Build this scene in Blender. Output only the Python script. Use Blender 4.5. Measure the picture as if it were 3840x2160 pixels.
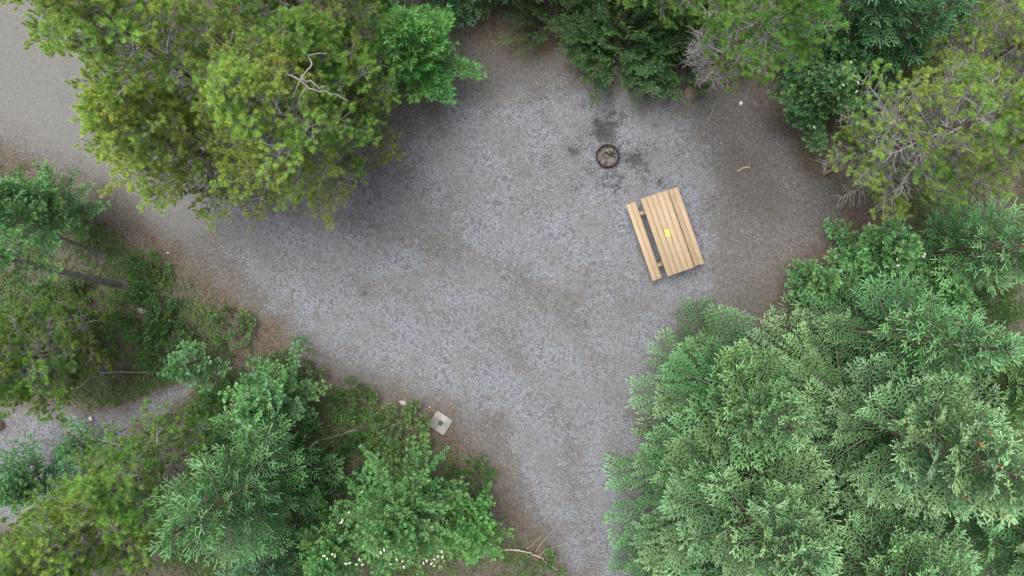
import bpy, math, random
import numpy as np
from mathutils import Vector

# ------------------------------------------------------------------ clear
for o in list(bpy.data.objects):
    bpy.data.objects.remove(o, do_unlink=True)
scene = bpy.context.scene
COL = scene.collection

# ------------------------------------------------------------------ camera
CAM_H = 22.0
PXM = 135.0                       # photograph pixels per metre on the ground
cam = bpy.data.cameras.new("camera")
cam.sensor_width = 36.0
cam.lens = 36.0 * CAM_H / (3840.0 / PXM)
cam.clip_start = 0.1
cam.clip_end = 2000.0
cam_o = bpy.data.objects.new("camera", cam)
cam_o.location = (0, 0, CAM_H)
COL.objects.link(cam_o)
scene.camera = cam_o

# ------------------------------------------------------------------ sky, sun, exposure
SUN_EL, SUN_AZ = math.radians(74), math.atan2(-0.62, 0.55)
world = bpy.data.worlds.new("World")
scene.world = world
world.use_nodes = True
wn = world.node_tree
wn.nodes.clear()
sky = wn.nodes.new("ShaderNodeTexSky")
sky.sky_type = 'NISHITA'
sky.sun_disc = False
sky.sun_elevation = SUN_EL
sky.sun_rotation = SUN_AZ
sky.air_density = 1.0
sky.dust_density = 6.0
sky.ozone_density = 1.0
hsv = wn.nodes.new("ShaderNodeHueSaturation")
hsv.inputs["Saturation"].default_value = 0.42      # overcast: a white sky
bg = wn.nodes.new("ShaderNodeBackground")
bg.inputs["Strength"].default_value = 0.115
wo = wn.nodes.new("ShaderNodeOutputWorld")
wn.links.new(sky.outputs[0], hsv.inputs["Color"])
wn.links.new(hsv.outputs[0], bg.inputs[0])
wn.links.new(bg.outputs[0], wo.inputs[0])

sun = bpy.data.lights.new("sun", 'SUN')
sun.energy = 1.35
sun.angle = math.radians(35)
sun.color = (1.0, 0.975, 0.94)
sun_o = bpy.data.objects.new("sun", sun)
sd = Vector((math.sin(SUN_AZ) * math.cos(SUN_EL), math.cos(SUN_AZ) * math.cos(SUN_EL), math.sin(SUN_EL)))
sun_o.rotation_euler = sd.to_track_quat('Z', 'Y').to_euler()
sun_o.location = sd * 60
COL.objects.link(sun_o)

vs = scene.view_settings
vs.view_transform = 'Standard'
vs.look = 'None'
vs.exposure = 1.15
vs.gamma = 1.0
vs.use_curve_mapping = False
scene.cycles.max_bounces = 4
scene.cycles.diffuse_bounces = 3
scene.cycles.use_adaptive_sampling = True
scene.cycles.adaptive_threshold = 0.02
scene.cycles.transmission_bounces = 3
scene.cycles.glossy_bounces = 2

# ------------------------------------------------------------------ helpers
def gp(px, py, z=0.0):
    """place of a photograph pixel on the level plane z"""
    k = (CAM_H - z) / CAM_H
    return ((px - 1920.0) / PXM * k, (1080.0 - py) / PXM * k, z)

def tag(o, label=None, cat=None, group=None, kind=None):
    if label: o["label"] = label
    if cat: o["category"] = cat
    if group: o["group"] = group
    if kind: o["kind"] = kind
    return o

def empty(name, loc, rz=0.0):
    o = bpy.data.objects.new(name, None)
    o.empty_display_size = 0.2
    o.location = loc
    o.rotation_euler = (0, 0, rz)
    COL.objects.link(o)
    return o

def link(name, me, parent=None, loc=(0, 0, 0), rot=(0, 0, 0), scale=None):
    o = bpy.data.objects.new(name, me)
    o.location = loc
    o.rotation_euler = rot
    if scale: o.scale = scale
    if parent: o.parent = parent
    COL.objects.link(o)
    return o

class MB:
    """collects triangles; build() makes one mesh"""
    def __init__(s):
        s.V, s.F, s.M, s.T, s.n = [], [], [], [], 0
    def add(s, V, F, mat=0, tint=0.5):
        V = np.asarray(V, float).reshape(-1, 3)
        F = np.asarray(F, int).reshape(-1, 3)
        s.V.append(V); s.F.append(F + s.n)
        s.M.append(np.full(len(F), mat, int))
        t = np.asarray(tint, float)
        s.T.append(np.full(len(V), float(t)) if t.ndim == 0 else t)
        s.n += len(V)
    def mesh(s, name, mats, smooth=False):
        V = np.concatenate(s.V); F = np.concatenate(s.F)
        M = np.concatenate(s.M); T = np.concatenate(s.T)
        me = bpy.data.meshes.new(name)
        me.vertices.add(len(V)); me.vertices.foreach_set("co", V.astype(np.float32).ravel())
        me.loops.add(len(F) * 3); me.loops.foreach_set("vertex_index", F.astype(np.int32).ravel())
        me.polygons.add(len(F))
        me.polygons.foreach_set("loop_start", np.arange(0, len(F) * 3, 3, dtype=np.int32))
        me.polygons.foreach_set("loop_total", np.full(len(F), 3, np.int32))
        me.polygons.foreach_set("material_index", M.astype(np.int32))
        if smooth: me.polygons.foreach_set("use_smooth", np.ones(len(F), bool))
        a = me.attributes.new("tint", 'FLOAT', 'POINT')
        a.data.foreach_set("value", T.astype(np.float32))
        me.update(calc_edges=True)
        for m in mats: me.materials.append(m)
        return me
    # ---- shapes
    def tube(s, P, R, k=5, mat=0, tint=0.5, cap=True):
        P = np.asarray(P, float); R = np.asarray(R, float); n = len(P)
        D = np.gradient(P, axis=0); D /= np.linalg.norm(D, axis=1)[:, None] + 1e-9
        ref = np.array([0, 0, 1.0]) if abs(D[0, 2]) < 0.8 else np.array([1.0, 0, 0])
        A = np.cross(D, ref); A /= np.linalg.norm(A, axis=1)[:, None] + 1e-9
        B = np.cross(D, A)
        th = np.arange(k) * 2 * np.pi / k
        V = P[:, None] + R[:, None, None] * (A[:, None] * np.cos(th)[None, :, None] + B[:, None] * np.sin(th)[None, :, None])
        V = V.reshape(-1, 3); F = []
        for i in range(n - 1):
            for j in range(k):
                a, b = i * k + j, i * k + (j + 1) % k
                F += [(a, b, b + k), (a, b + k, a + k)]
        if cap:
            for i0, rev in ((0, True), ((n - 1) * k, False)):
                for j in range(1, k - 1):
                    F.append((i0, i0 + j + 1, i0 + j) if not rev else (i0, i0 + j, i0 + j + 1))
        s.add(V, F, mat, tint)
    def needles(s, P, D, L, W, tint, mat=1, rng=None):
        P = np.asarray(P); D = np.asarray(D); n = len(P)
        D = D / (np.linalg.norm(D, axis=1)[:, None] + 1e-9)
        S = np.cross(D, rng.normal(size=(n, 3))); S /= np.linalg.norm(S, axis=1)[:, None] + 1e-9
        L = np.broadcast_to(L, (n,))[:, None]; W = np.broadcast_to(W, (n,))[:, None]
        V = np.stack([P - S * W / 2, P + S * W / 2, P + D * L], 1).reshape(-1, 3)
        s.add(V, np.arange(3 * n).reshape(-1, 3), mat, np.repeat(np.broadcast_to(tint, (n,)), 3))
    def spindles(s, P, D, L, R, tint, mat=1):
        P = np.asarray(P); D = np.asarray(D); n = len(P)
        D = D / (np.linalg.norm(D, axis=1)[:, None] + 1e-9)
        A = np.cross(D, [0.13, 0.2, 0.97]); A /= np.linalg.norm(A, axis=1)[:, None] + 1e-9
        B = np.cross(D, A)
        L = np.broadcast_to(L, (n,))[:, None]; R = np.broadcast_to(R, (n,))[:, None]
        th = np.arange(3) * 2 * np.pi / 3
        ring = A[:, None] * np.cos(th)[None, :, None] + B[:, None] * np.sin(th)[None, :, None]
        r1 = (P + D * L * 0.05)[:, None] + ring * (R * 0.8)[:, None]
        r2 = (P + D * L * 0.80)[:, None] + ring * R[:, None]
        V = np.concatenate([r1, r2, (P + D * L)[:, None]], 1).reshape(-1, 3)
        f = np.array([(0, 1, 4), (0, 4, 3), (1, 2, 5), (1, 5, 4), (2, 0, 3), (2, 3, 5), (3, 4, 6), (4, 5, 6), (5, 3, 6)])
        F = (np.arange(n) * 7)[:, None, None] + f[None]
        tt = np.broadcast_to(tint, (n,))
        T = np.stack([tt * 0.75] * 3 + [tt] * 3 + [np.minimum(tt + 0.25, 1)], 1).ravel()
        s.add(V, F.reshape(-1, 3), mat, T)
    def leaves(s, P, D, N, L, W, tint, mat=1, fold=0.18, simple=False):
        P = np.asarray(P); D = np.asarray(D); n = len(P)
        D = D / (np.linalg.norm(D, axis=1)[:, None] + 1e-9)
        S = np.cross(D, N); S /= np.linalg.norm(S, axis=1)[:, None] + 1e-9
        U = np.cross(S, D)
        L = np.broadcast_to(L, (n,))[:, None]; W = np.broadcast_to(W, (n,))[:, None]
        m = P + D * L * 0.45
        if simple:
            V = np.stack([P, P + D * L, m + S * W / 2, m - S * W / 2], 1).reshape(-1, 3)
            F = (np.arange(n) * 4)[:, None, None] + np.array([(0, 2, 1), (0, 1, 3)])[None]
            s.add(V, F.reshape(-1, 3), mat, np.repeat(np.broadcast_to(tint, (n,)), 4)); return
        V = np.stack([P, P + D * L - U * L * 0.08, m + S * W / 2 + U * W * fold, m - S * W / 2 + U * W * fold, m], 1).reshape(-1, 3)
        f = np.array([(0, 2, 4), (2, 1, 4), (1, 3, 4), (3, 0, 4)])
        F = (np.arange(n) * 5)[:, None, None] + f[None]
        s.add(V, F.reshape(-1, 3), mat, np.repeat(np.broadcast_to(tint, (n,)), 5))
    def box(s, c, size, rot=None, mat=0, tint=0.5, bev=0.0):
        x, y, z = [d / 2 for d in size]
        if bev <= 0:
            V = np.array([(a * x, b * y, d * z) for a in (-1, 1) for b in (-1, 1) for d in (-1, 1)])
            F = [(0, 1, 3), (0, 3, 2), (4, 6, 7), (4, 7, 5), (0, 4, 5), (0, 5, 1), (2, 3, 7), (2, 7, 6), (0, 2, 6), (0, 6, 4), (1, 5, 7), (1, 7, 3)]
        else:
            V = []
            for a in (-1, 1):
                for b in (-1, 1):
                    for d in (-1, 1):
                        V += [(a * (x - bev), b * (y - bev), d * z), (a * (x - bev), b * y, d * (z - bev)), (a * x, b * (y - bev), d * (z - bev))]
            V = np.array(V)
            idx = lambda a, b, d, k: ((a * 2 + b) * 2 + d) * 3 + k
            Q = []
            for a in (0, 1): Q.append([idx(a, 0, 0, 2), idx(a, 1, 0, 2), idx(a, 1, 1, 2), idx(a, 0, 1, 2)])
            for b in (0, 1): Q.append([idx(0, b, 0, 1), idx(1, b, 0, 1), idx(1, b, 1, 1), idx(0, b, 1, 1)])
            for d in (0, 1): Q.append([idx(0, 0, d, 0), idx(1, 0, d, 0), idx(1, 1, d, 0), idx(0, 1, d, 0)])
            for a in (0, 1):
                for b in (0, 1): Q.append([idx(a, b, 0, 1), idx(a, b, 0, 2), idx(a, b, 1, 2), idx(a, b, 1, 1)])
            for a in (0, 1):
                for d in (0, 1): Q.append([idx(a, 0, d, 0), idx(a, 0, d, 2), idx(a, 1, d, 2), idx(a, 1, d, 0)])
            for b in (0, 1):
                for d in (0, 1): Q.append([idx(0, b, d, 0), idx(0, b, d, 1), idx(1, b, d, 1), idx(1, b, d, 0)])
            F = []
            for q in Q: F += [(q[0], q[1], q[2]), (q[0], q[2], q[3])]
            for a in (0, 1):
                for b in (0, 1):
                    for d in (0, 1): F.append((idx(a, b, d, 0), idx(a, b, d, 1), idx(a, b, d, 2)))
            # outward winding
            F2 = []
            for f in F:
                p = V[list(f)]; nrm = np.cross(p[1] - p[0], p[2] - p[0])
                F2.append(f if np.dot(nrm, p.mean(0)) > 0 else (f[0], f[2], f[1]))
            F = F2
        if rot is not None: V = V @ np.asarray(rot).T
        s.add(V + np.asarray(c), F, mat, tint)

def rotz(a):
    c, s_ = math.cos(a), math.sin(a)
    return np.array([[c, -s_, 0], [s_, c, 0], [0, 0, 1.0]])

def vnoise(x, y, cell, seed):
    """smooth value noise in 0..1"""
    rng = np.random.default_rng(seed)
    G = rng.random((257, 257))
    u, v = x / cell, y / cell
    i, j = np.floor(u).astype(int), np.floor(v).astype(int)
    f, g = u - i, v - j
    f = f * f * (3 - 2 * f); g = g * g * (3 - 2 * g)
    i0, j0, i1, j1 = i % 256, j % 256, (i + 1) % 256, (j + 1) % 256
    return (G[i0, j0] * (1 - f) + G[i1, j0] * f) * (1 - g) + (G[i0, j1] * (1 - f) + G[i1, j1] * f) * g

def fbm(x, y, cell, seed, octv=3):
    r, a, t = 0, 1.0, 0
    for k in range(octv):
        r = r + a * vnoise(x, y, cell / 2 ** k, seed + k); t += a; a *= 0.55
    return r / t

def poly_sd(x, y, poly):
    """signed distance (metres, + inside) to a polygon given in photograph pixels"""
    P = np.array([gp(*p)[:2] for p in poly])
    best = np.full(x.shape, 1e9); ins = np.zeros(x.shape, bool)
    for a, b in zip(P, np.roll(P, -1, 0)):
        e = b - a
        t = np.clip(((x - a[0]) * e[0] + (y - a[1]) * e[1]) / (e @ e), 0, 1)
        best = np.minimum(best, np.hypot(x - a[0] - t * e[0], y - a[1] - t * e[1]))
        c = (a[1] > y) != (b[1] > y)
        with np.errstate(divide='ignore', invalid='ignore'):
            xi = (b[0] - a[0]) * (y - a[1]) / (b[1] - a[1]) + a[0]
        ins ^= c & (x < xi)
    return np.where(ins, best, -best)

def sstep(a, b, x):
    t = np.clip((x - a) / (b - a), 0, 1)
    return t * t * (3 - 2 * t)

# ------------------------------------------------------------------ materials
def nodes(name):
    m = bpy.data.materials.new(name); m.use_nodes = True
    nt = m.node_tree; nt.nodes.clear()
    out = nt.nodes.new("ShaderNodeOutputMaterial")
    return m, nt, out

def N(nt, typ, **kw):
    n = nt.nodes.new(typ)
    for k, v in kw.items():
        if k in n.inputs: n.inputs[k].default_value = v
        else: setattr(n, k, v)
    return n

def mixc(nt, fac, a, b, blend='MIX'):
    n = nt.nodes.new("ShaderNodeMix"); n.data_type = 'RGBA'; n.blend_type = blend
    for sock, v in ((n.inputs[0], fac), (n.inputs[6], a), (n.inputs[7], b)):
        if isinstance(v, (int, float)): sock.default_value = v
        elif isinstance(v, tuple): sock.default_value = (*v, 1) if len(v) == 3 else v
        else: nt.links.new(v, sock)
    return n.outputs[2]

def math_n(nt, op, a, b=0.0, clamp=False):
    n = nt.nodes.new("ShaderNodeMath"); n.operation = op; n.use_clamp = clamp
    for sock, v in ((n.inputs[0], a), (n.inputs[1], b)):
        if isinstance(v, (int, float)): sock.default_value = v
        else: nt.links.new(v, sock)
    return n.outputs[0]

def ramp(nt, val, p0, p1, c0=(0, 0, 0), c1=(1, 1, 1)):
    n = nt.nodes.new("ShaderNodeValToRGB")
    e = n.color_ramp.elements
    e[0].position, e[1].position = p0, p1
    e[0].color, e[1].color = (*c0, 1), (*c1, 1)
    nt.links.new(val, n.inputs[0])
    return n.outputs[0]

def tex(nt, typ, scale, coord, **kw):
    n = N(nt, typ, **kw); n.inputs["Scale"].default_value = scale
    nt.links.new(coord, n.inputs["Vector"])
    return n

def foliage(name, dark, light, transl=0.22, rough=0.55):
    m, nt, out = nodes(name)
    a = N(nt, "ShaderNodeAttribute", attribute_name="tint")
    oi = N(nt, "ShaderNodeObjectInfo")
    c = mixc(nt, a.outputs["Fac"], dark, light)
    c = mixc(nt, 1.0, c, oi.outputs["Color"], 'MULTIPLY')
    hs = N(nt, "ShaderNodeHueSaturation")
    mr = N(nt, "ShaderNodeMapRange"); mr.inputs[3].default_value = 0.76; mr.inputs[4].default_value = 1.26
    nt.links.new(oi.outputs["Random"], mr.inputs[0])
    mh = N(nt, "ShaderNodeMapRange"); mh.inputs[3].default_value = 0.485; mh.inputs[4].default_value = 0.515
    wnz = N(nt, "ShaderNodeTexWhiteNoise", noise_dimensions='1D')
    nt.links.new(oi.outputs["Random"], wnz.inputs["W"])
    nt.links.new(wnz.outputs["Value"], mh.inputs[0])
    nt.links.new(mr.outputs[0], hs.inputs["Value"]); nt.links.new(mh.outputs[0], hs.inputs["Hue"])
    nt.links.new(c, hs.inputs["Color"])
    b = N(nt, "ShaderNodeBsdfPrincipled", Roughness=rough)
    b.inputs["Specular IOR Level"].default_value = 0.115
    nt.links.new(hs.outputs[0], b.inputs["Base Color"])
    t = N(nt, "ShaderNodeBsdfTranslucent"); nt.links.new(hs.outputs[0], t.inputs["Color"])
    ms = N(nt, "ShaderNodeMixShader"); ms.inputs[0].default_value = transl
    nt.links.new(b.outputs[0], ms.inputs[1]); nt.links.new(t.outputs[0], ms.inputs[2])
    nt.links.new(ms.outputs[0], out.inputs[0])
    return m

def rough_mat(name, c0, c1, scale=30.0, rough=0.85, bump=0.3, stretch=(1, 1, 1), tint=False, detail=4.0, lo=0.35, hi=0.65, spec=0.3):
    m, nt, out = nodes(name)
    tc = N(nt, "ShaderNodeTexCoord")
    mp = N(nt, "ShaderNodeMapping"); mp.inputs["Scale"].default_value = stretch
    nt.links.new(tc.outputs["Object"], mp.inputs[0])
    nz = tex(nt, "ShaderNodeTexNoise", scale, mp.outputs[0], Detail=detail)
    f = ramp(nt, nz.outputs["Fac"], lo, hi)
    c = mixc(nt, f, c0, c1)
    if tint:
        a = N(nt, "ShaderNodeAttribute", attribute_name="tint")
        c = mixc(nt, 1.0, c, ramp(nt, a.outputs["Fac"], 0, 1, (0.55, 0.55, 0.55), (1.3, 1.3, 1.3)), 'MULTIPLY')
    b = N(nt, "ShaderNodeBsdfPrincipled", Roughness=rough)
    b.inputs["Specular IOR Level"].default_value = spec
    nt.links.new(c, b.inputs["Base Color"])
    if bump:
        bp = N(nt, "ShaderNodeBump", Strength=bump, Distance=0.01)
        nt.links.new(nz.outputs["Fac"], bp.inputs["Height"]); nt.links.new(bp.outputs[0], b.inputs["Normal"])
    nt.links.new(b.outputs[0], out.inputs[0])
    return m

M = {}
M['bark_grey'] = rough_mat("bark_grey", (0.16, 0.15, 0.145), (0.34, 0.33, 0.32), 14, 0.9, 0.4)
M['bark_brown'] = rough_mat("bark_brown", (0.10, 0.075, 0.055), (0.27, 0.215, 0.16), 22, 0.95, 0.9)
M['bark_pole'] = rough_mat("bark_pole", (0.13, 0.135, 0.125), (0.26, 0.26, 0.245), 8, 0.9, 0.5)
M['bark_twig'] = rough_mat("bark_twig", (0.09, 0.08, 0.065), (0.19, 0.17, 0.14), 14, 0.9, 0.3)
M['bark_dead'] = rough_mat("bark_dead", (0.14, 0.135, 0.13), (0.26, 0.25, 0.24), 14, 0.9, 0.3)
M['bark_pale'] = rough_mat("bark_pale", (0.24, 0.21, 0.15), (0.40, 0.36, 0.27), 12, 0.85, 0.3)
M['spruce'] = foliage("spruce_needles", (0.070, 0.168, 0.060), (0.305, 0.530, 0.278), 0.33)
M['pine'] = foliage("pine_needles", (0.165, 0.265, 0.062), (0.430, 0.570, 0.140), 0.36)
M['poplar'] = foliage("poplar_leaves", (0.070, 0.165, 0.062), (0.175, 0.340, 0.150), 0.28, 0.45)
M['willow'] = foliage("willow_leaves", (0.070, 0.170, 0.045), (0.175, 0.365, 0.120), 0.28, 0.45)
M['shrub'] = foliage("shrub_leaves", (0.060, 0.115, 0.040), (0.160, 0.250, 0.105), 0.28, 0.55)
M['herb'] = foliage("herb_leaves", (0.052, 0.080, 0.028), (0.120, 0.178, 0.066), 0.25, 0.6)
M['pale_leaf'] = foliage("pale_leaf", (0.40, 0.44, 0.30), (0.62, 0.64, 0.47), 0.2, 0.5)
M['cone'] = rough_mat("cone", (0.22, 0.075, 0.02), (0.40, 0.16, 0.04), 60, 0.8, 0)
M['cone_red'] = rough_mat("cone_red", (0.30, 0.07, 0.03), (0.45, 0.14, 0.06), 60, 0.8, 0)

# ------------------------------------------------------------------ ground zones
CLEAR = [(-400, -300), (300, -300), (900, 100), (1400, 450), (1640, 380), (1700, 230), (1760, 120), (1950, 90), (2110, 130), (2130, 280),
         (2400, 300), (2600, 335), (2800, 350), (2930, 440), (3020, 560), (3150, 690), (3215, 800), (3180, 860), (3050, 930), (2920, 1020),
         (2890, 1150), (2800, 1400), (2650, 1700), (2600, 2500), (2240, 2500), (2120, 2120), (2000, 1960), (1900, 1840), (1800, 1710),
         (1690, 1560), (1560, 1500), (1400, 1455), (1250, 1400), (1120, 1325), (980, 1215), (820, 1085), (650, 950), (480, 810), (300, 690),
         (150, 600), (0, 540), (-400, 350)]
GRAVEL = [(700, 650), (1000, 700), (1400, 600), (1560, 420), (1760, 370), (1900, 330), (2100, 300), (2350, 320), (2520, 370), (2620, 480), (2680, 620),
          (2680, 760), (2720, 900), (2700, 1030), (2600, 1130), (2500, 1250), (2440, 1500), (2420, 1800), (2440, 2400), (2260, 2400), (2130, 2030),
          (2000, 1860), (1880, 1660), (1780, 1540), (1600, 1480), (1420, 1420), (1200, 1300), (1020, 1180), (900, 1030), (760, 880)]
ROAD = [(-600, -300), (300, -300), (700, 300), (900, 650), (830, 800), (740, 900), (560, 820), (380, 690), (200, 590), (0, 480), (-600, 200)]
SIDE_PATH = [(-300, 1500), (60, 1520), (200, 1500), (330, 1560), (480, 1530), (600, 1470), (720, 1440), (700, 1490), (580, 1560), (480, 1640),
             (380, 1740), (330, 1850), (150, 1950), (-300, 2050)]
DARK_SOIL = [[(1720, 250), (1760, 170), (1900, 130), (2050, 170), (2090, 260), (1980, 320), (1800, 350)],
             [(2680, 600), (2780, 560), (2900, 640), (2960, 760), (2900, 850), (2750, 800)],
             [(2740, 1130), (2820, 1060), (2900, 1050), (2880, 1160), (2760, 1200)],
             [(1960, 2010), (2040, 1980), (2110, 2080), (2080, 2140), (1990, 2110)],
             [(1310, 1400), (1420, 1390), (1440, 1430), (1330, 1440)],
             [(1345, 1080), (1385, 1080), (1385, 1120), (1345, 1125)]]
RED_LITTER = [[(1690, 120), (1800, 80), (2110, 80), (2130, 160), (2050, 190), (1900, 150), (1760, 200)],
              [(2850, 330), (3000, 480), (3250, 760), (3220, 900), (3130, 700), (2960, 540), (2820, 400)],
              [(2880, 1010), (3000, 940), (3200, 870), (3100, 960), (2900, 1100)],
              [(480, 780), (700, 960), (960, 1180), (1060, 1280), (980, 1290), (760, 1120), (560, 960), (430, 830)],
              [(1480, 1560), (1640, 1530), (1720, 1640), (1860, 1800), (1980, 2000), (1900, 2060), (1780, 1880), (1650, 1720), (1500, 1640)],
              [(0, 560), (160, 620), (290, 720), (330, 820), (200, 760), (60, 640)],
              [(900, 1240), (1060, 1180), (1080, 1270), (960, 1380), (820, 1440), (740, 1400)]]
LEFT_FLOOR = [(-600, 560), (60, 600), (300, 760), (560, 950), (800, 1120), (1000, 1280), (1200, 1420), (1400, 1500), (1560, 1560), (1700, 1680),
              (1850, 1860), (1960, 2030), (2060, 2160), (2100, 2500), (-600, 2500)]
RIGHT_FLOOR = [(1700, -400), (1720, 80), (2120, 80), (2160, 260), (2400, 290), (2700, 330), (2900, 380), (3050, 520), (3240, 720), (3240, 840), (2950, 1040),
               (2900, 1180), (2750, 1420), (2620, 1700), (2620, 2500), (4500, 2500), (4500, -400)]
FIRE = gp(2277, 587)
TRACKS = [[(600, 760), (1000, 960), (1500, 1090), (1900, 1270), (2130, 1600), (2230, 2160)], [(760, 680), (1250, 830), (1750, 950), (2130, 1150), (2310, 1500), (2390, 2160)]]

def zones(x, y):
    n1 = fbm(x + 50, y + 50, 1.6, 11); n2 = fbm(x + 50, y + 50, 0.55, 21); n3 = fbm(x + 90, y + 90, 3.2, 31)
    wob = (n1 - 0.5) * 0.9 + (n2 - 0.5) * 0.7
    clear = sstep(-0.30, 0.35, poly_sd(x, y, CLEAR) + wob)
    side = sstep(-0.22, 0.25, poly_sd(x, y, SIDE_PATH) + wob * 0.6)
    grav = np.maximum(sstep(-0.55, 0.75, poly_sd(x, y, GRAVEL) + wob * 1.5), side * 0.85)
    patch = sstep(0.40, 0.64, n3 * 0.55 + n1 * 0.45)
    grav = grav * (1 - 0.40 * patch)
    for tr in TRACKS:                                    # worn, dusty wheel tracks
        Q = np.array([gp(*p)[:2] for p in tr]); d = np.full(x.shape, 1e9)
        for a, b in zip(Q[:-1], Q[1:]):
            e = b - a; t = np.clip(((x - a[0]) * e[0] + (y - a[1]) * e[1]) / (e @ e), 0, 1)
            d = np.minimum(d, np.hypot(x - a[0] - t * e[0], y - a[1] - t * e[1]))
        grav = grav * (1 - 0.5 * (1 - sstep(0.12, 0.55, d + (n2 - .5) * 0.5)) * (0.3 + n1))
    road = sstep(-0.5, 0.6, poly_sd(x, y, ROAD) + wob)
    dark = np.zeros_like(x)
    for p in DARK_SOIL: dark = np.maximum(dark, sstep(-0.35, 0.40, poly_sd(x, y, p) + wob * 0.8))
    red = np.zeros_like(x)
    for p in RED_LITTER: red = np.maximum(red, sstep(-0.35, 0.35, poly_sd(x, y, p) + wob * 1.0))
    out = (1 - clear) * (1 - side)
    litter = np.clip(np.maximum(red * 0.9, out * (0.55 + 0.6 * (n1 - 0.3))), 0, 1)
    r = np.hypot(x - FIRE[0], y - FIRE[1])
    soot = np.zeros_like(x)
    for px, py, rad, a in ((2270, 480, .50, .9), (2370, 600, .42, .75), (2160, 585, .30, .6), (2300, 430, .55, .45), (2420, 640, .45, .55), (2200, 520, .5, .4),
                           (2300, 690, .42, .45), (2440, 560, .4, .35), (2090, 480, .3, .25), (2470, 470, .35, .3), (2160, 690, .35, .25), (2180, 400, .3, .35),
                           (2480, 690, .3, .35), (2040, 420, .4, .2), (2020, 350, .5, .25), (1980, 480, .4, .25), (1900, 560, .35, .22), (2050, 600, .35, .25), (1960, 640, .3, .2), (2100, 350, .4, .3), (2280, 380, .35, .35), (1366, 1102, .17, .34), (1338, 1062, .12, .22), (1385, 1402, .3, .25), (1760, 1100, .2, .15), (1830, 700, .25, .2)):
        c = gp(px, py)
        d = np.hypot(x - c[0], y - c[1]) + (n2 - 0.5) * 0.55
        soot = np.maximum(soot, a * (1 - sstep(0.1 * rad, rad * 1.15, d)))
    soot = np.clip(np.maximum(soot * 1.2, 0.34 * (1 - sstep(0.3, 1.5, r + (n2 - .5) * 1.6))) * (0.55 + 0.9 * vnoise(x + 9, y + 9, 0.16, 77)), 0, 1)
    soot = np.maximum(soot, 0.35 * (1 - sstep(0.35, 0.6, r)))
    return clear, grav, road, dark, litter, soot, out, n1

def axis(lo, hi, step, far):
    a = list(np.arange(lo, hi + 1e-6, step))
    g, p = step, a[-1]
    while p < far: g *= 1.35; p += g; a.append(p)
    g, p = step, a[0]
    while p > -far: g *= 1.35; p -= g; a.insert(0, p)
    return np.array(a)

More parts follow.
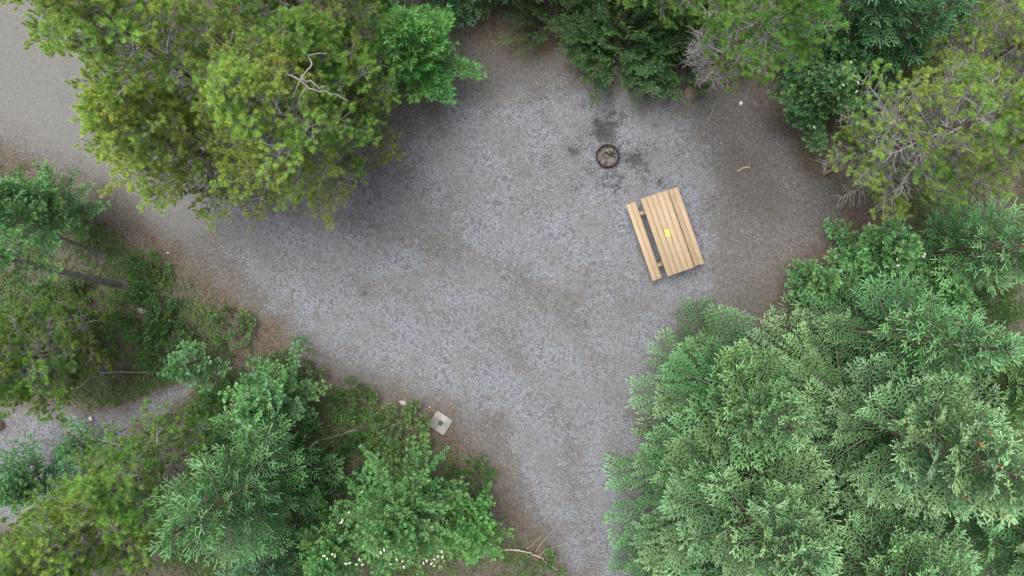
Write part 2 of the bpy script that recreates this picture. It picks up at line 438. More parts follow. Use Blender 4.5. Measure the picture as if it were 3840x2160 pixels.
def build_ground():
    ax, ay = axis(-16, 16, 0.085, 600), axis(-10, 10, 0.085, 600)
    X, Y = np.meshgrid(ax, ay); nx, ny = len(ax), len(ay)
    x, y = X.ravel(), Y.ravel()
    clear, grav, road, dark, litter, soot, out, n1 = zones(x, y)
    z = (fbm(x + 20, y + 20, 0.5, 5) - 0.5) * 0.03 * (1 + 3 * out) + out * 0.05 * (n1 - 0.5)
    for px, py, rad, dep in ((1365, 1100, 0.16, 0.05), (1335, 1065, 0.12, 0.03)):      # two scuffed holes
        c = gp(px, py); z = z - dep * np.exp(-((x - c[0]) ** 2 + (y - c[1]) ** 2) / rad ** 2)
    me = bpy.data.meshes.new("ground")
    i = np.arange((ny - 1) * nx).reshape(ny - 1, nx)[:, :-1].ravel()
    F = np.stack([i, i + 1, i + 1 + nx, i + nx], 1)
    me.vertices.add(len(x)); me.vertices.foreach_set("co", np.stack([x, y, z], 1).astype(np.float32).ravel())
    me.loops.add(F.size); me.loops.foreach_set("vertex_index", F.astype(np.int32).ravel())
    me.polygons.add(len(F)); me.polygons.foreach_set("loop_start", np.arange(0, F.size, 4, dtype=np.int32))
    me.polygons.foreach_set("loop_total", np.full(len(F), 4, np.int32))
    me.polygons.foreach_set("use_smooth", np.ones(len(F), bool))
    one = np.ones_like(x)
    for nm, ch in (("zone_a", (grav, litter, soot)), ("zone_b", (road, dark, out))):
        a = me.attributes.new(nm, 'FLOAT_COLOR', 'POINT')
        a.data.foreach_set("color", np.stack([*ch, one], 1).astype(np.float32).ravel())
    me.update(calc_edges=True)
    m, nt, outn = nodes("ground")
    geo = N(nt, "ShaderNodeNewGeometry"); P = geo.outputs["Position"]
    A = N(nt, "ShaderNodeAttribute", attribute_name="zone_a"); B = N(nt, "ShaderNodeAttribute", attribute_name="zone_b")
    sa = N(nt, "ShaderNodeSeparateColor"); sb = N(nt, "ShaderNodeSeparateColor")
    nt.links.new(A.outputs["Color"], sa.inputs[0]); nt.links.new(B.outputs["Color"], sb.inputs[0])
    nzf = tex(nt, "ShaderNodeTexNoise", 9.0, P, Detail=8.0, Roughness=0.7)
    nzm = tex(nt, "ShaderNodeTexNoise", 0.9, P, Detail=5.0, Roughness=0.6)
    vor = tex(nt, "ShaderNodeTexVoronoi", 44.0, P)
    vor2 = tex(nt, "ShaderNodeTexVoronoi", 15.0, P)
    vs_ = N(nt, "ShaderNodeSeparateColor"); nt.links.new(vor.outputs["Color"], vs_.inputs[0])
    vs2 = N(nt, "ShaderNodeSeparateColor"); nt.links.new(vor2.outputs["Color"], vs2.inputs[0])
    # gravel: stones of mixed greys
    g = mixc(nt, vs_.outputs[0], (0.078, 0.084, 0.096), (0.222, 0.235, 0.264))
    g = mixc(nt, ramp(nt, vs2.outputs[1], 0.72, 0.9), g, (0.10, 0.098, 0.10))
    g = mixc(nt, ramp(nt, nzm.outputs["Fac"], 0.42, 0.72), g, mixc(nt, vs_.outputs[1], (0.086, 0.085, 0.085), (0.178, 0.175, 0.174)))
    # bare dirt
    d = mixc(nt, ramp(nt, nzf.outputs["Fac"], 0.3, 0.7), (0.064, 0.060, 0.057), (0.128, 0.120, 0.114))
    d = mixc(nt, ramp(nt, vs_.outputs[0], 0.86, 0.96), d, (0.20, 0.188, 0.178))
    # packed road
    r = mixc(nt, ramp(nt, nzf.outputs["Fac"], 0.3, 0.7), (0.112, 0.110, 0.106), (0.155, 0.152, 0.146))
    r = mixc(nt, ramp(nt, vs_.outputs[2], 0.90, 0.97), r, (0.17, 0.168, 0.163))
    # litter: red-brown needles and leaves
    l = mixc(nt, ramp(nt, nzf.outputs["Fac"], 0.35, 0.65), (0.038, 0.031, 0.024), (0.094, 0.077, 0.060))
    l = mixc(nt, ramp(nt, vs_.outputs[1], 0.7, 0.9), l, (0.155, 0.115, 0.075))
    k = mixc(nt, ramp(nt, nzf.outputs["Fac"], 0.3, 0.7), (0.045, 0.040, 0.036), (0.092, 0.083, 0.074))
    nzb = tex(nt, "ShaderNodeTexNoise", 5.0, P, Detail=6.0, Roughness=0.65)
    def brk(s, amt=0.55):
        t = math_n(nt, 'MULTIPLY', math_n(nt, 'SUBTRACT', nzb.outputs["Fac"], 0.5), amt * 2)
        return math_n(nt, 'ADD', s, math_n(nt, 'MULTIPLY', t, math_n(nt, 'MULTIPLY', math_n(nt, 'MULTIPLY', s, math_n(nt, 'SUBTRACT', 1.0, s)), 4.0)), True)
    c = mixc(nt, brk(sb.outputs[0]), d, r)
    def cells(sv, cell, hard=2.2):
        return math_n(nt, 'MULTIPLY', math_n(nt, 'SUBTRACT', math_n(nt, 'MULTIPLY', sv, 1.0 + 1.0 / hard), cell), hard, True)
    c = mixc(nt, cells(brk(sa.outputs[0], 0.8), vs_.outputs[2], 1.6), c, g)
    c = mixc(nt, math_n(nt, 'MULTIPLY', brk(sb.outputs[1]), 0.55), c, k)
    c = mixc(nt, brk(sa.outputs[1]), c, l)
    c = mixc(nt, cells(brk(sa.outputs[2], 0.9), vs_.outputs[2], 1.0), c, mixc(nt, vs_.outputs[0], (0.018, 0.018, 0.02), (0.085, 0.084, 0.088)))
    b = N(nt, "ShaderNodeBsdfPrincipled", Roughness=0.93)
    b.inputs["Specular IOR Level"].default_value = 0.2
    nt.links.new(c, b.inputs["Base Color"])
    h = math_n(nt, 'ADD', math_n(nt, 'MULTIPLY', vor.outputs["Distance"], -0.6), math_n(nt, 'MULTIPLY', nzf.outputs["Fac"], 0.9))
    bp = N(nt, "ShaderNodeBump", Strength=0.55, Distance=0.02)
    nt.links.new(h, bp.inputs["Height"]); nt.links.new(bp.outputs[0], b.inputs["Normal"])
    nt.links.new(b.outputs[0], outn.inputs[0])
    me.materials.append(m)
    tag(link("ground", me), kind="structure")
build_ground()

def scatter(n, x0, x1, y0, y1, seed):
    rng = np.random.default_rng(seed)
    return rng.uniform(x0, x1, n), rng.uniform(y0, y1, n), rng

def build_gravel():
    x, y, rng = scatter(90000, -15, 15, -9, 9, 3)
    clear, grav, road, dark, litter, soot, out, n1 = zones(x, y)
    keep = rng.random(len(x)) < np.clip(grav * 0.5 + clear * 0.02 - road * 0.5, 0, 1) * (1 - 0.5 * soot)
    x, y, so = x[keep], y[keep], soot[keep]; n = len(x)
    s = rng.uniform(0.006, 0.014, n) * (1 + 0.9 * (rng.random(n) < 0.04) + 1.6 * (rng.random(n) < 0.006))
    base = np.array([(1, 0, 0), (-1, 0, 0), (0, 1, 0), (0, -1, 0), (0, 0, 1), (0, 0, -1)], float)
    a = rng.uniform(0, 6.28, n)
    V = base[None] * rng.uniform(0.6, 1.3, (n, 6, 1)) * s[:, None, None]
    V[:, :, 2] *= 0.6
    ca, sa_ = np.cos(a)[:, None], np.sin(a)[:, None]
    V = np.stack([V[:, :, 0] * ca - V[:, :, 1] * sa_, V[:, :, 0] * sa_ + V[:, :, 1] * ca, V[:, :, 2]], 2)
    V += np.stack([x, y, np.full(n, 0.008)], 1)[:, None]
    f = np.array([(0, 2, 4), (2, 1, 4), (1, 3, 4), (3, 0, 4)])
    F = (np.arange(n) * 6)[:, None, None] + f[None]
    t = np.clip(rng.normal(0.5, 0.24, n) - 0.5 * so, 0, 1)
    mb = MB(); mb.add(V.reshape(-1, 3), F.reshape(-1, 3), 0, np.repeat(t, 6))
    m = rough_mat("gravel_stone", (0.125, 0.128, 0.136), (0.205, 0.208, 0.216), 40, 0.9, 0, tint=True)
    tag(link("gravel_stones", mb.mesh("gravel_stones", [m])), "loose grey gravel stones strewn over the clearing", "gravel", kind="stuff")
build_gravel()

def build_litter():
    x, y, rng = scatter(90000, -15, 15, -9, 9, 4)
    clear, grav, road, dark, litter, soot, out, n1 = zones(x, y)
    inl = np.maximum(poly_sd(x, y, LEFT_FLOOR), poly_sd(x, y, RIGHT_FLOOR)) > 0
    keep = rng.random(len(x)) < np.clip(litter * 0.45 * (0.35 + inl) + clear * 0.035, 0, 1)
    x, y = x[keep], y[keep]; n = len(x)
    P = np.stack([x, y, rng.uniform(0.012, 0.05, n) * (0.3 + 0.7 * out[keep])], 1)
    D = rng.normal(size=(n, 3)); D[:, 2] *= 0.2
    Nn = rng.normal(size=(n, 3)) * 0.35 + np.array([0, 0, 1.0])
    mb = MB(); L = rng.uniform(0.02, 0.055, n)
    mb.leaves(P, D, Nn, L, L * rng.uniform(0.25, 0.6, n), rng.random(n), 0, simple=True)
    m = rough_mat("dry_leaf", (0.070, 0.048, 0.032), (0.165, 0.122, 0.080), 3.0, 0.9, 0, tint=True, detail=8)
    tag(link("leaf_litter", mb.mesh("leaf_litter", [m])), "fallen brown leaves and twigs along the edge of the clearing", "leaf litter", kind="stuff")
build_litter()

def build_undergrowth():
    x, y, rng = scatter(300000, -15.5, 15.5, -9.2, 9.2, 6)
    clear, grav, road, dark, litter, soot, out, n1 = zones(x, y)
    side = poly_sd(x, y, SIDE_PATH)
    dl, dr = poly_sd(x, y, LEFT_FLOOR), poly_sd(x, y, RIGHT_FLOOR)
    clump = 0.25 + 0.75 * sstep(0.38, 0.58, fbm(x + 70, y + 70, 0.9, 41))
    red = np.zeros_like(x)
    for p in RED_LITTER: red = np.maximum(red, sstep(-0.2, 0.3, poly_sd(x, y, p)))
    dens = (sstep(-0.15, 0.55, dl) * 0.95 + sstep(0.1, 1.0, dr) * 0.45) * clump * (side < -0.15) * (1 - 0.55 * red)
    keep = rng.random(len(x)) < np.clip(dens, 0, 1) * 0.8
    x, y = x[keep], y[keep]; n = len(x)
    k = 7
    hgt = rng.uniform(0.03, 0.16, n)
    a = rng.uniform(0, 6.28, (n, k)); rad = rng.uniform(0.01, 0.05, (n, k))
    P = np.stack([x[:, None] + rad * np.cos(a), y[:, None] + rad * np.sin(a), hgt[:, None] * rng.uniform(0.4, 1, (n, k))], 2).reshape(-1, 3)
    D = np.stack([np.cos(a), np.sin(a), rng.uniform(-0.2, 0.5, (n, k))], 2).reshape(-1, 3)
    Nn = rng.normal(size=(n * k, 3)) * 0.35 + np.array([0, 0, 1.0])
    L = np.repeat(rng.uniform(0.03, 0.075, n), k) * rng.uniform(0.7, 1.2, n * k)
    mb = MB()
    mb.leaves(P, D, Nn, L, L * np.repeat(rng.uniform(0.35, 0.65, n), k), np.repeat(rng.random(n), k), 0, simple=True)
    tag(link("undergrowth", mb.mesh("undergrowth", [M['herb']])), "low green herbs and seedlings covering the forest floor", "undergrowth", kind="stuff")
build_undergrowth()

# ------------------------------------------------------------------ picnic table
def wood_mat():
    m, nt, out = nodes("table_wood")
    tc = N(nt, "ShaderNodeTexCoord"); oi = N(nt, "ShaderNodeObjectInfo")
    mp = N(nt, "ShaderNodeMapping"); mp.inputs["Scale"].default_value = (1.2, 22, 22)
    add = nt.nodes.new("ShaderNodeVectorMath"); add.operation = 'ADD'
    cx = N(nt, "ShaderNodeCombineXYZ")
    nt.links.new(math_n(nt, 'MULTIPLY', oi.outputs["Random"], 40.0), cx.inputs[0])
    nt.links.new(tc.outputs["Object"], add.inputs[0]); nt.links.new(cx.outputs[0], add.inputs[1])
    nt.links.new(add.outputs[0], mp.inputs[0])
    nz = tex(nt, "ShaderNodeTexNoise", 3.0, mp.outputs[0], Detail=6.0, Distortion=0.6)
    st = tex(nt, "ShaderNodeTexNoise", 2.2, add.outputs[0], Detail=3.0)
    c = mixc(nt, ramp(nt, nz.outputs["Fac"], 0.32, 0.68), (0.285, 0.195, 0.105), (0.360, 0.255, 0.145))
    c = mixc(nt, math_n(nt, 'MULTIPLY', ramp(nt, st.outputs["Fac"], 0.5, 0.75), 0.35), c, (0.24, 0.165, 0.095))
    hs = N(nt, "ShaderNodeHueSaturation"); hs.inputs["Saturation"].default_value = 0.84
    mr = N(nt, "ShaderNodeMapRange"); mr.inputs[3].default_value = 0.92; mr.inputs[4].default_value = 1.08
    nt.links.new(oi.outputs["Random"], mr.inputs[0]); nt.links.new(mr.outputs[0], hs.inputs["Value"]); nt.links.new(c, hs.inputs["Color"])
    b = N(nt, "ShaderNodeBsdfPrincipled", Roughness=0.6); b.inputs["Specular IOR Level"].default_value = 0.3
    nt.links.new(hs.outputs[0], b.inputs["Base Color"])
    bp = N(nt, "ShaderNodeBump", Strength=0.15, Distance=0.003)
    nt.links.new(nz.outputs["Fac"], bp.inputs["Height"]); nt.links.new(bp.outputs[0], b.inputs["Normal"])
    nt.links.new(b.outputs[0], out.inputs[0])
    return m
M['wood'] = wood_mat()
M['bolt'] = rough_mat("bolt_steel", (0.16, 0.16, 0.16), (0.26, 0.26, 0.26), 60, 0.45, 0)

def picnic_table():
    t = empty("picnic_table", (4.17, 1.474, 0.0), math.radians(-70.8))
    tag(t, "tan wooden picnic table with two attached benches on the gravel", "picnic table")
    def board(name, c, size, rot=(0, 0, 0), bev=0.004):
        mb = MB(); mb.box((0, 0, 0), size, bev=bev)
        return link(name, mb.mesh(name, [M['wood']]), t, c, rot)
    rr = random.Random(5)
    for i in range(5):                                   # table top
        board("tabletop_plank", (rr.uniform(-.006, .006), (i - 2) * 0.1525, 0.735), (2.20, 0.1455, 0.038))
    for s in (-1, 1):                                    # benches
        for j in (-1, 1):
            board("seat_plank", (rr.uniform(-.006, .006), (s * 0.612 + j * 0.0685) if s < 0 else (0.602 + j * 0.0705), 0.435), (2.20, 0.131 if s < 0 else 0.136, 0.038))
    for e in (-1, 1):
        x = e * 0.755
        board("seat_beam", (x, 0, 0.371), (0.062, 1.48, 0.089))
        board("top_beam", (x, 0, 0.671), (0.062, 0.70, 0.089))
        for s in (-1, 1):
            leg_len = 0.80
            ang = s * math.radians(25)
            board("leg", (x - e * 0.052, s * 0.40, 0.355), (0.038, 0.089, leg_len * 0.93), (ang, 0, 0))
        board("brace", (e * 0.42, 0, 0.525), (0.78, 0.038, 0.085), (0, -e * math.radians(28) * -1, 0))
        for s in (-1, 1):
            for j in (-1, 1):
                mb = MB(); mb.tube([(0, 0, 0), (0, 0, 0.004)], [0.011, 0.009], 8)
                link("bolt", mb.mesh("bolt", [M['bolt']]), t, (x, (s * 0.612 + j * 0.0685) if s < 0 else (0.602 + j * 0.0705), 0.4545))
        for i in range(5):
            mb = MB(); mb.tube([(0, 0, 0), (0, 0, 0.003)], [0.007, 0.006], 8)
            link("bolt", mb.mesh("bolt", [M['bolt']]), t, (x, (i - 2) * 0.1525, 0.7545))
picnic_table()

def yellow_tag():
    # card with cut corners at one end and a punched hole
    w, h = 0.058, 0.092
    outer = [(-w, -h), (w, -h), (w, h * .72), (w * .62, h), (-w * .62, h), (-w, h * .72)]
    hole = [(0.013 * math.cos(a), 0.055 + 0.013 * math.sin(a)) for a in np.arange(0, 2 * math.pi, math.pi / 6)]
    import bmesh
    bm = bmesh.new()
    ov = [bm.verts.new((x, y, 0)) for x, y in outer]; hv = [bm.verts.new((x, y, 0)) for x, y in hole]
    ed = [bm.edges.new((ov[i], ov[(i + 1) % 6])) for i in range(6)] + [bm.edges.new((hv[i], hv[(i + 1) % 12])) for i in range(12)]
    bmesh.ops.triangle_fill(bm, use_beauty=True, edges=ed)
    g = bmesh.ops.extrude_face_region(bm, geom=list(bm.faces))
    bmesh.ops.translate(bm, verts=[v for v in g['geom'] if isinstance(v, bmesh.types.BMVert)], vec=(0, 0, 0.003))
    bmesh.ops.recalc_face_normals(bm, faces=list(bm.faces))
    me = bpy.data.meshes.new("paper_tag"); bm.to_mesh(me); bm.free()
    me.materials.append(rough_mat("yellow_card", (0.78, 0.60, 0.035), (0.86, 0.70, 0.07), 8, 0.55, 0))
    x, y, _ = gp(2502.5, 873, 0.757)
    tag(link("paper_tag", me, None, (x, y, 0.757), (0, 0, math.radians(11))), "bright yellow card tag with a punched hole lying on the picnic table", "tag")
yellow_tag()

# ------------------------------------------------------------------ fire ring
def lathe(mb, prof, k=40, mat=0, tint=0.5, wob=None):
    th = np.arange(k) * 2 * np.pi / k
    n = len(prof); V = []
    for r, z in prof:
        for j, t in enumerate(th):
            rr = r if wob is None else r * wob[j]
            V.append((rr * math.cos(t), rr * math.sin(t), z))
    F = []
    for i in range(n - 1):
        for j in range(k):
            a, b = i * k + j, i * k + (j + 1) % k
            F += [(a, b, b + k), (a, b + k, a + k)]
    mb.add(V, F, mat, tint)

def fire_ring():
    t = empty("fire_ring", FIRE)
    tag(t, "round rusty steel fire ring full of grey ash", "fire ring")
    steel = rough_mat("rusty_steel", (0.016, 0.012, 0.010), (0.055, 0.036, 0.026), 16, 0.75, 0.4)
    rng = np.random.default_rng(8)
    mb = MB(); lathe(mb, [(0.318, -0.02), (0.316, 0.155), (0.313, 0.165), (0.285, 0.165), (0.282, 0.155), (0.282, -0.02)], 48)
    link("ring_wall", mb.mesh("ring_wall", [steel], True), t)
    mb = MB(); lathe(mb, [(0.332, 0.100), (0.332, 0.125), (0.319, 0.127), (0.319, 0.098)], 48)
    link("ring_band", mb.mesh("ring_band", [steel], True), t)
    # ash bed, uneven
    mb = MB(); V, F = [], []
    for i in range(9):
        for j in range(30):
            r = 0.284 * i / 8; a = j * 2 * math.pi / 30
            x, y = r * math.cos(a), r * math.sin(a)
            V.append((x, y, 0.05 + 0.06 * float(vnoise(np.array([x + 3]), np.array([y + 3]), 0.12, 9)[0]) - 0.03 * (i / 8) ** 3))
    for i in range(8):
        for j in range(30):
            a, b = i * 30 + j, i * 30 + (j + 1) % 30
            F += [(a, a + 30, b + 30), (a, b + 30, b)]
    mb.add(V, F)
    ash = rough_mat("ash", (0.035, 0.030, 0.027), (0.15, 0.136, 0.125), 9, 0.95, 0.6, detail=8)
    link("ash_bed", mb.mesh("ash_bed", [ash], True), t)
    char = rough_mat("charred_wood", (0.008, 0.008, 0.008), (0.045, 0.040, 0.036), 40, 0.8, 0.9)
    def log(cx, cy, L, r, a, label):
        mb = MB(); n = 9
        P = [(L * (i / (n - 1) - .5), 0.008 * math.sin(i * 1.3), 0.004 * math.sin(i * 2.1)) for i in range(n)]
        R = r * rng.uniform(0.8, 1.12, n); R[0] *= .7; R[-1] *= .6
        mb.tube(P, R, 8)
        o = link("charred_log", mb.mesh("charred_log", [char], True), None, (FIRE[0] + cx, FIRE[1] + cy, 0.13), (0, 0.03, a))
        tag(o, label, "log")
    log(0.06, 0.035, 0.32, 0.024, math.radians(-27), "longer charred log lying across the ash in the fire ring")
    log(0.13, 0.085, 0.24, 0.017, math.radians(-28), "thinner charred stick nearest the upper right wall of the fire ring")
fire_ring()

# ------------------------------------------------------------------ concrete slab with pipe socket
def slab():
    x, y, _ = gp(1651.6, 1586.6, 0.09)
    t = empty("concrete_slab", (x, y, 0), math.radians(-33.5))
    tag(t, "square pale concrete slab with a round dark socket in the middle", "concrete slab")
    conc = rough_mat("concrete", (0.15, 0.143, 0.128), (0.285, 0.273, 0.25), 6, 0.9, 0.25, detail=8)
    mb = MB(); mb.box((0, 0, 0.03), (0.525, 0.49, 0.12), bev=0.010)
    link("slab_block", mb.mesh("slab_block", [conc]), t)
    dk = rough_mat("socket_iron", (0.035, 0.037, 0.038), (0.075, 0.077, 0.078), 30, 0.7, 0.2)
    mb = MB(); lathe(mb, [(0.070, 0.088), (0.070, 0.099), (0.064, 0.102), (0.052, 0.102), (0.050, 0.094)], 28)
    link("socket_rim", mb.mesh("socket_rim", [dk], True), t)
    mb = MB(); lathe(mb, [(0.0515, 0.0935), (0.030, 0.096), (0.001, 0.0965)], 28)
    link("socket_plug", mb.mesh("socket_plug", [dk], True), t)
slab()

# ------------------------------------------------------------------ stones and scraps
def rock_mesh(name, sx, sy, sz, seed, mat, rough=0.22):
    import bmesh
    bm = bmesh.new(); bmesh.ops.create_icosphere(bm, subdivisions=3, radius=1.0)
    rng = np.random.default_rng(seed); Q = rng.normal(size=(7, 3)); Q /= np.linalg.norm(Q, axis=1)[:, None]
    cut = rng.uniform(0.62, 0.92, 7)
    for v in bm.verts:
        p = np.array(v.co)
        for q, c in zip(Q, cut):
            d = p @ q
            if d > c: p = p - q * (d - c) * 0.85
        p = p * (1 + rough * 0.25 * (rng.random() - .5))
        v.co = Vector((p[0] * sx, p[1] * sy, p[2] * sz))
    me = bpy.data.meshes.new(name); bm.to_mesh(me); bm.free(); me.materials.append(mat)
    return me
M['rock_dark'] = rough_mat("rock_dark", (0.080, 0.078, 0.066), (0.125, 0.122, 0.105), 9, 0.9, 0.3)
M['rock_pale'] = rough_mat("rock_pale", (0.24, 0.215, 0.19), (0.40, 0.37, 0.33), 14, 0.9, 0.4)
M['rock_white'] = rough_mat("rock_white", (0.48, 0.43, 0.42), (0.66, 0.61, 0.60), 14, 0.85, 0.3)
def rock(px, py, sx, sy, sz, seed, mat, label, name="rock", rz=0.0, cat="rock"):
    x, y, _ = gp(px, py)
    tag(link(name, rock_mesh(name, sx, sy, sz, seed, M[mat]), None, (x, y, sz * 0.5), (0, 0, rz)), label, cat)
rock(1541, 1504, 0.105, 0.095, 0.07, 1, 'rock_dark', "rounded dark grey rock at the tip of the small shrub by the slab")
rock(1512, 1510, 0.11, 0.07, 0.06, 2, 'rock_pale', "pale jagged rock touching the rounded dark grey rock", rz=-0.4)
rock(1533, 1526, 0.035, 0.025, 0.03, 3, 'rock_white', "tiny white stone just below the pale jagged rock")
rock(2777, 389, 0.052, 0.065, 0.05, 4, 'rock_white', "whitish rock on the dirt below the top right trees")
rock(2832, 390, 0.026, 0.028, 0.025, 5, 'rock_pale', "small tan pebble on red litter right of the whitish rock")
rock(536, 1166, 0.14, 0.09, 0.07, 6, 'rock_pale', "brownish rock half hidden in the undergrowth on the left")
rock(630, 948, 0.035, 0.025, 0.025, 7, 'rock_white', "small white pebble on the lower left edge of the drive")
rock(1612, 1526, 0.035, 0.03, 0.03, 8, 'rock_pale', "small pale pebble between the rounded rock and the slab")
rock(1550, 735, 0.02, 0.02, 0.02, 9, 'rock_dark', "dark pebble alone on the open gravel below the big pines")

def scrap():
    mb = MB(); rng = np.random.default_rng(3)
    V = []; n = 6
    for i in range(n):
        for j in range(n):
            V.append(((i / (n - 1) - .5) * .09, (j / (n - 1) - .5) * .11, 0.02 + 0.045 * rng.random()))
    F = []
    for i in range(n - 1):
        for j in range(n - 1):
            a = i * n + j; F += [(a, a + n, a + n + 1), (a, a + n + 1, a + 1)]
    mb.add(V, F)
    x, y, _ = gp(342, 1569)
    m = rough_mat("crumpled_paper", (0.42, 0.40, 0.37), (0.62, 0.60, 0.56), 12, 0.8, 0)
    tag(link("paper_scrap", mb.mesh("paper_scrap", [m]), None, (x, y, 0.005), (0, 0, 0.4)), "crumpled white paper scrap lying on the side path", "litter")
scrap()

# ------------------------------------------------------------------ boughs (built once per kind and size, shared by the trees)
def unit(v): return v / (np.linalg.norm(v) + 1e-9)

def spruce_bough(L, seed, twig=0.125, needle=0.017, rad=0.0165, droop=0.10, cones=0, dens=1.0):
    rng = np.random.default_rng(seed); mb = MB()
    t = np.linspace(0, 1, 9)
    ax = np.stack([L * t, 0.05 * L * np.sin(t * 3 + rng.uniform(0, 6)) * t, -droop * L * np.sin(np.pi * t * 0.8) + 0.10 * L * t ** 2.5], 1)
    mb.tube(ax, (0.010 + 0.008 * L) * (1 - t) + 0.004, 4, 0, cap=False)
    at = lambda u: np.array([np.interp(u, t, ax[:, k]) for k in range(3)])
    P, D, LL, T = [], [], [], []
    step = 0.15 / L / dens
    u = 0.14; side = 1
    while u < 1.0:
        p = at(u); fwd = unit(at(min(u + .03, 1)) - at(u - .03))
        prof = math.sin(math.pi * min(0.98, u * 0.86 + 0.11))
        bl = min(0.40 * L * prof, 0.80) * rng.uniform(0.75, 1.15) + 0.06
        ang = math.radians(rng.uniform(44, 62)) * (1 - 0.3 * u)
        lat = np.array([-fwd[1], fwd[0], 0]) * side
        d0 = unit(fwd * math.cos(ang) + unit(lat) * math.sin(ang) + np.array([0, 0, rng.uniform(-0.10, 0.30)]))
        m = max(2, int(bl / 0.095))
        q = p.copy(); dd = d0.copy(); pts = [q.copy()]
        for k in range(m):
            w = (k + 1) / m
            dd = unit(dd + fwd * 0.07 + np.array([0, 0, -0.10 * (1 - .6 * u)]))
            qn = q + dd * (bl / m)
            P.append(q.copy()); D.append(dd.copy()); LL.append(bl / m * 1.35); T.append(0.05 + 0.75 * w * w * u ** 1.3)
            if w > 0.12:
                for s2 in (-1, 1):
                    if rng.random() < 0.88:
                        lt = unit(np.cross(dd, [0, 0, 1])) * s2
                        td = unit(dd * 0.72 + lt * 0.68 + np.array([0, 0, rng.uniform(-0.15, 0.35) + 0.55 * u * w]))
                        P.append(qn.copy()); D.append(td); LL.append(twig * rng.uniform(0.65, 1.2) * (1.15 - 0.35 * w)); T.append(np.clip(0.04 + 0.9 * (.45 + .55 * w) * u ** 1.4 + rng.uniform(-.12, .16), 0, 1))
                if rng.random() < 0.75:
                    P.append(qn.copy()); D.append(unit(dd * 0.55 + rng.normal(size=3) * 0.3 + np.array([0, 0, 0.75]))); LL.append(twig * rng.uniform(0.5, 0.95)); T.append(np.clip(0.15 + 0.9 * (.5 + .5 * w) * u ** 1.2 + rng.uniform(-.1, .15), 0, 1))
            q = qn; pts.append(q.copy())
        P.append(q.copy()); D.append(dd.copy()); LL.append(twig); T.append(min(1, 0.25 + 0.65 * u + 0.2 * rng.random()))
        mb.tube(np.array(pts), np.linspace(0.005, 0.002, len(pts)), 3, 0, cap=False)
        side = -side; u += step * rng.uniform(0.8, 1.2) * 0.55
    P.append(at(1.0)); D.append(unit(at(1) - at(.95))); LL.append(twig * 1.4); T.append(1)
    P, D, LL, T = map(np.array, (P, D, LL, T))
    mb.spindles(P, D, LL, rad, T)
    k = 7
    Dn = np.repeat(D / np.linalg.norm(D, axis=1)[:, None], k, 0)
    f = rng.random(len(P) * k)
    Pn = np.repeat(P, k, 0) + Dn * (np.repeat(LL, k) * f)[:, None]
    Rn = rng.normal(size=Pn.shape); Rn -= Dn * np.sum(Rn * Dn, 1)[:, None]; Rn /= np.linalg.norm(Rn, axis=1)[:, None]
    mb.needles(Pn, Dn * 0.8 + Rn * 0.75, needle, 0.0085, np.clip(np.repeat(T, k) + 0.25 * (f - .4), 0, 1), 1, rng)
    if cones:
        i = rng.choice(np.where(T > 0.7)[0], cones)
        mb.spindles(P[i], D[i] * 0.3 + np.array([0, 0, -.4]) + rng.normal(size=(cones, 3)) * .3, 0.07, 0.018, 0.5, 2)
    return mb.mesh("spruce_bough", [M['bark_twig'], M['spruce'], M['cone_red']])

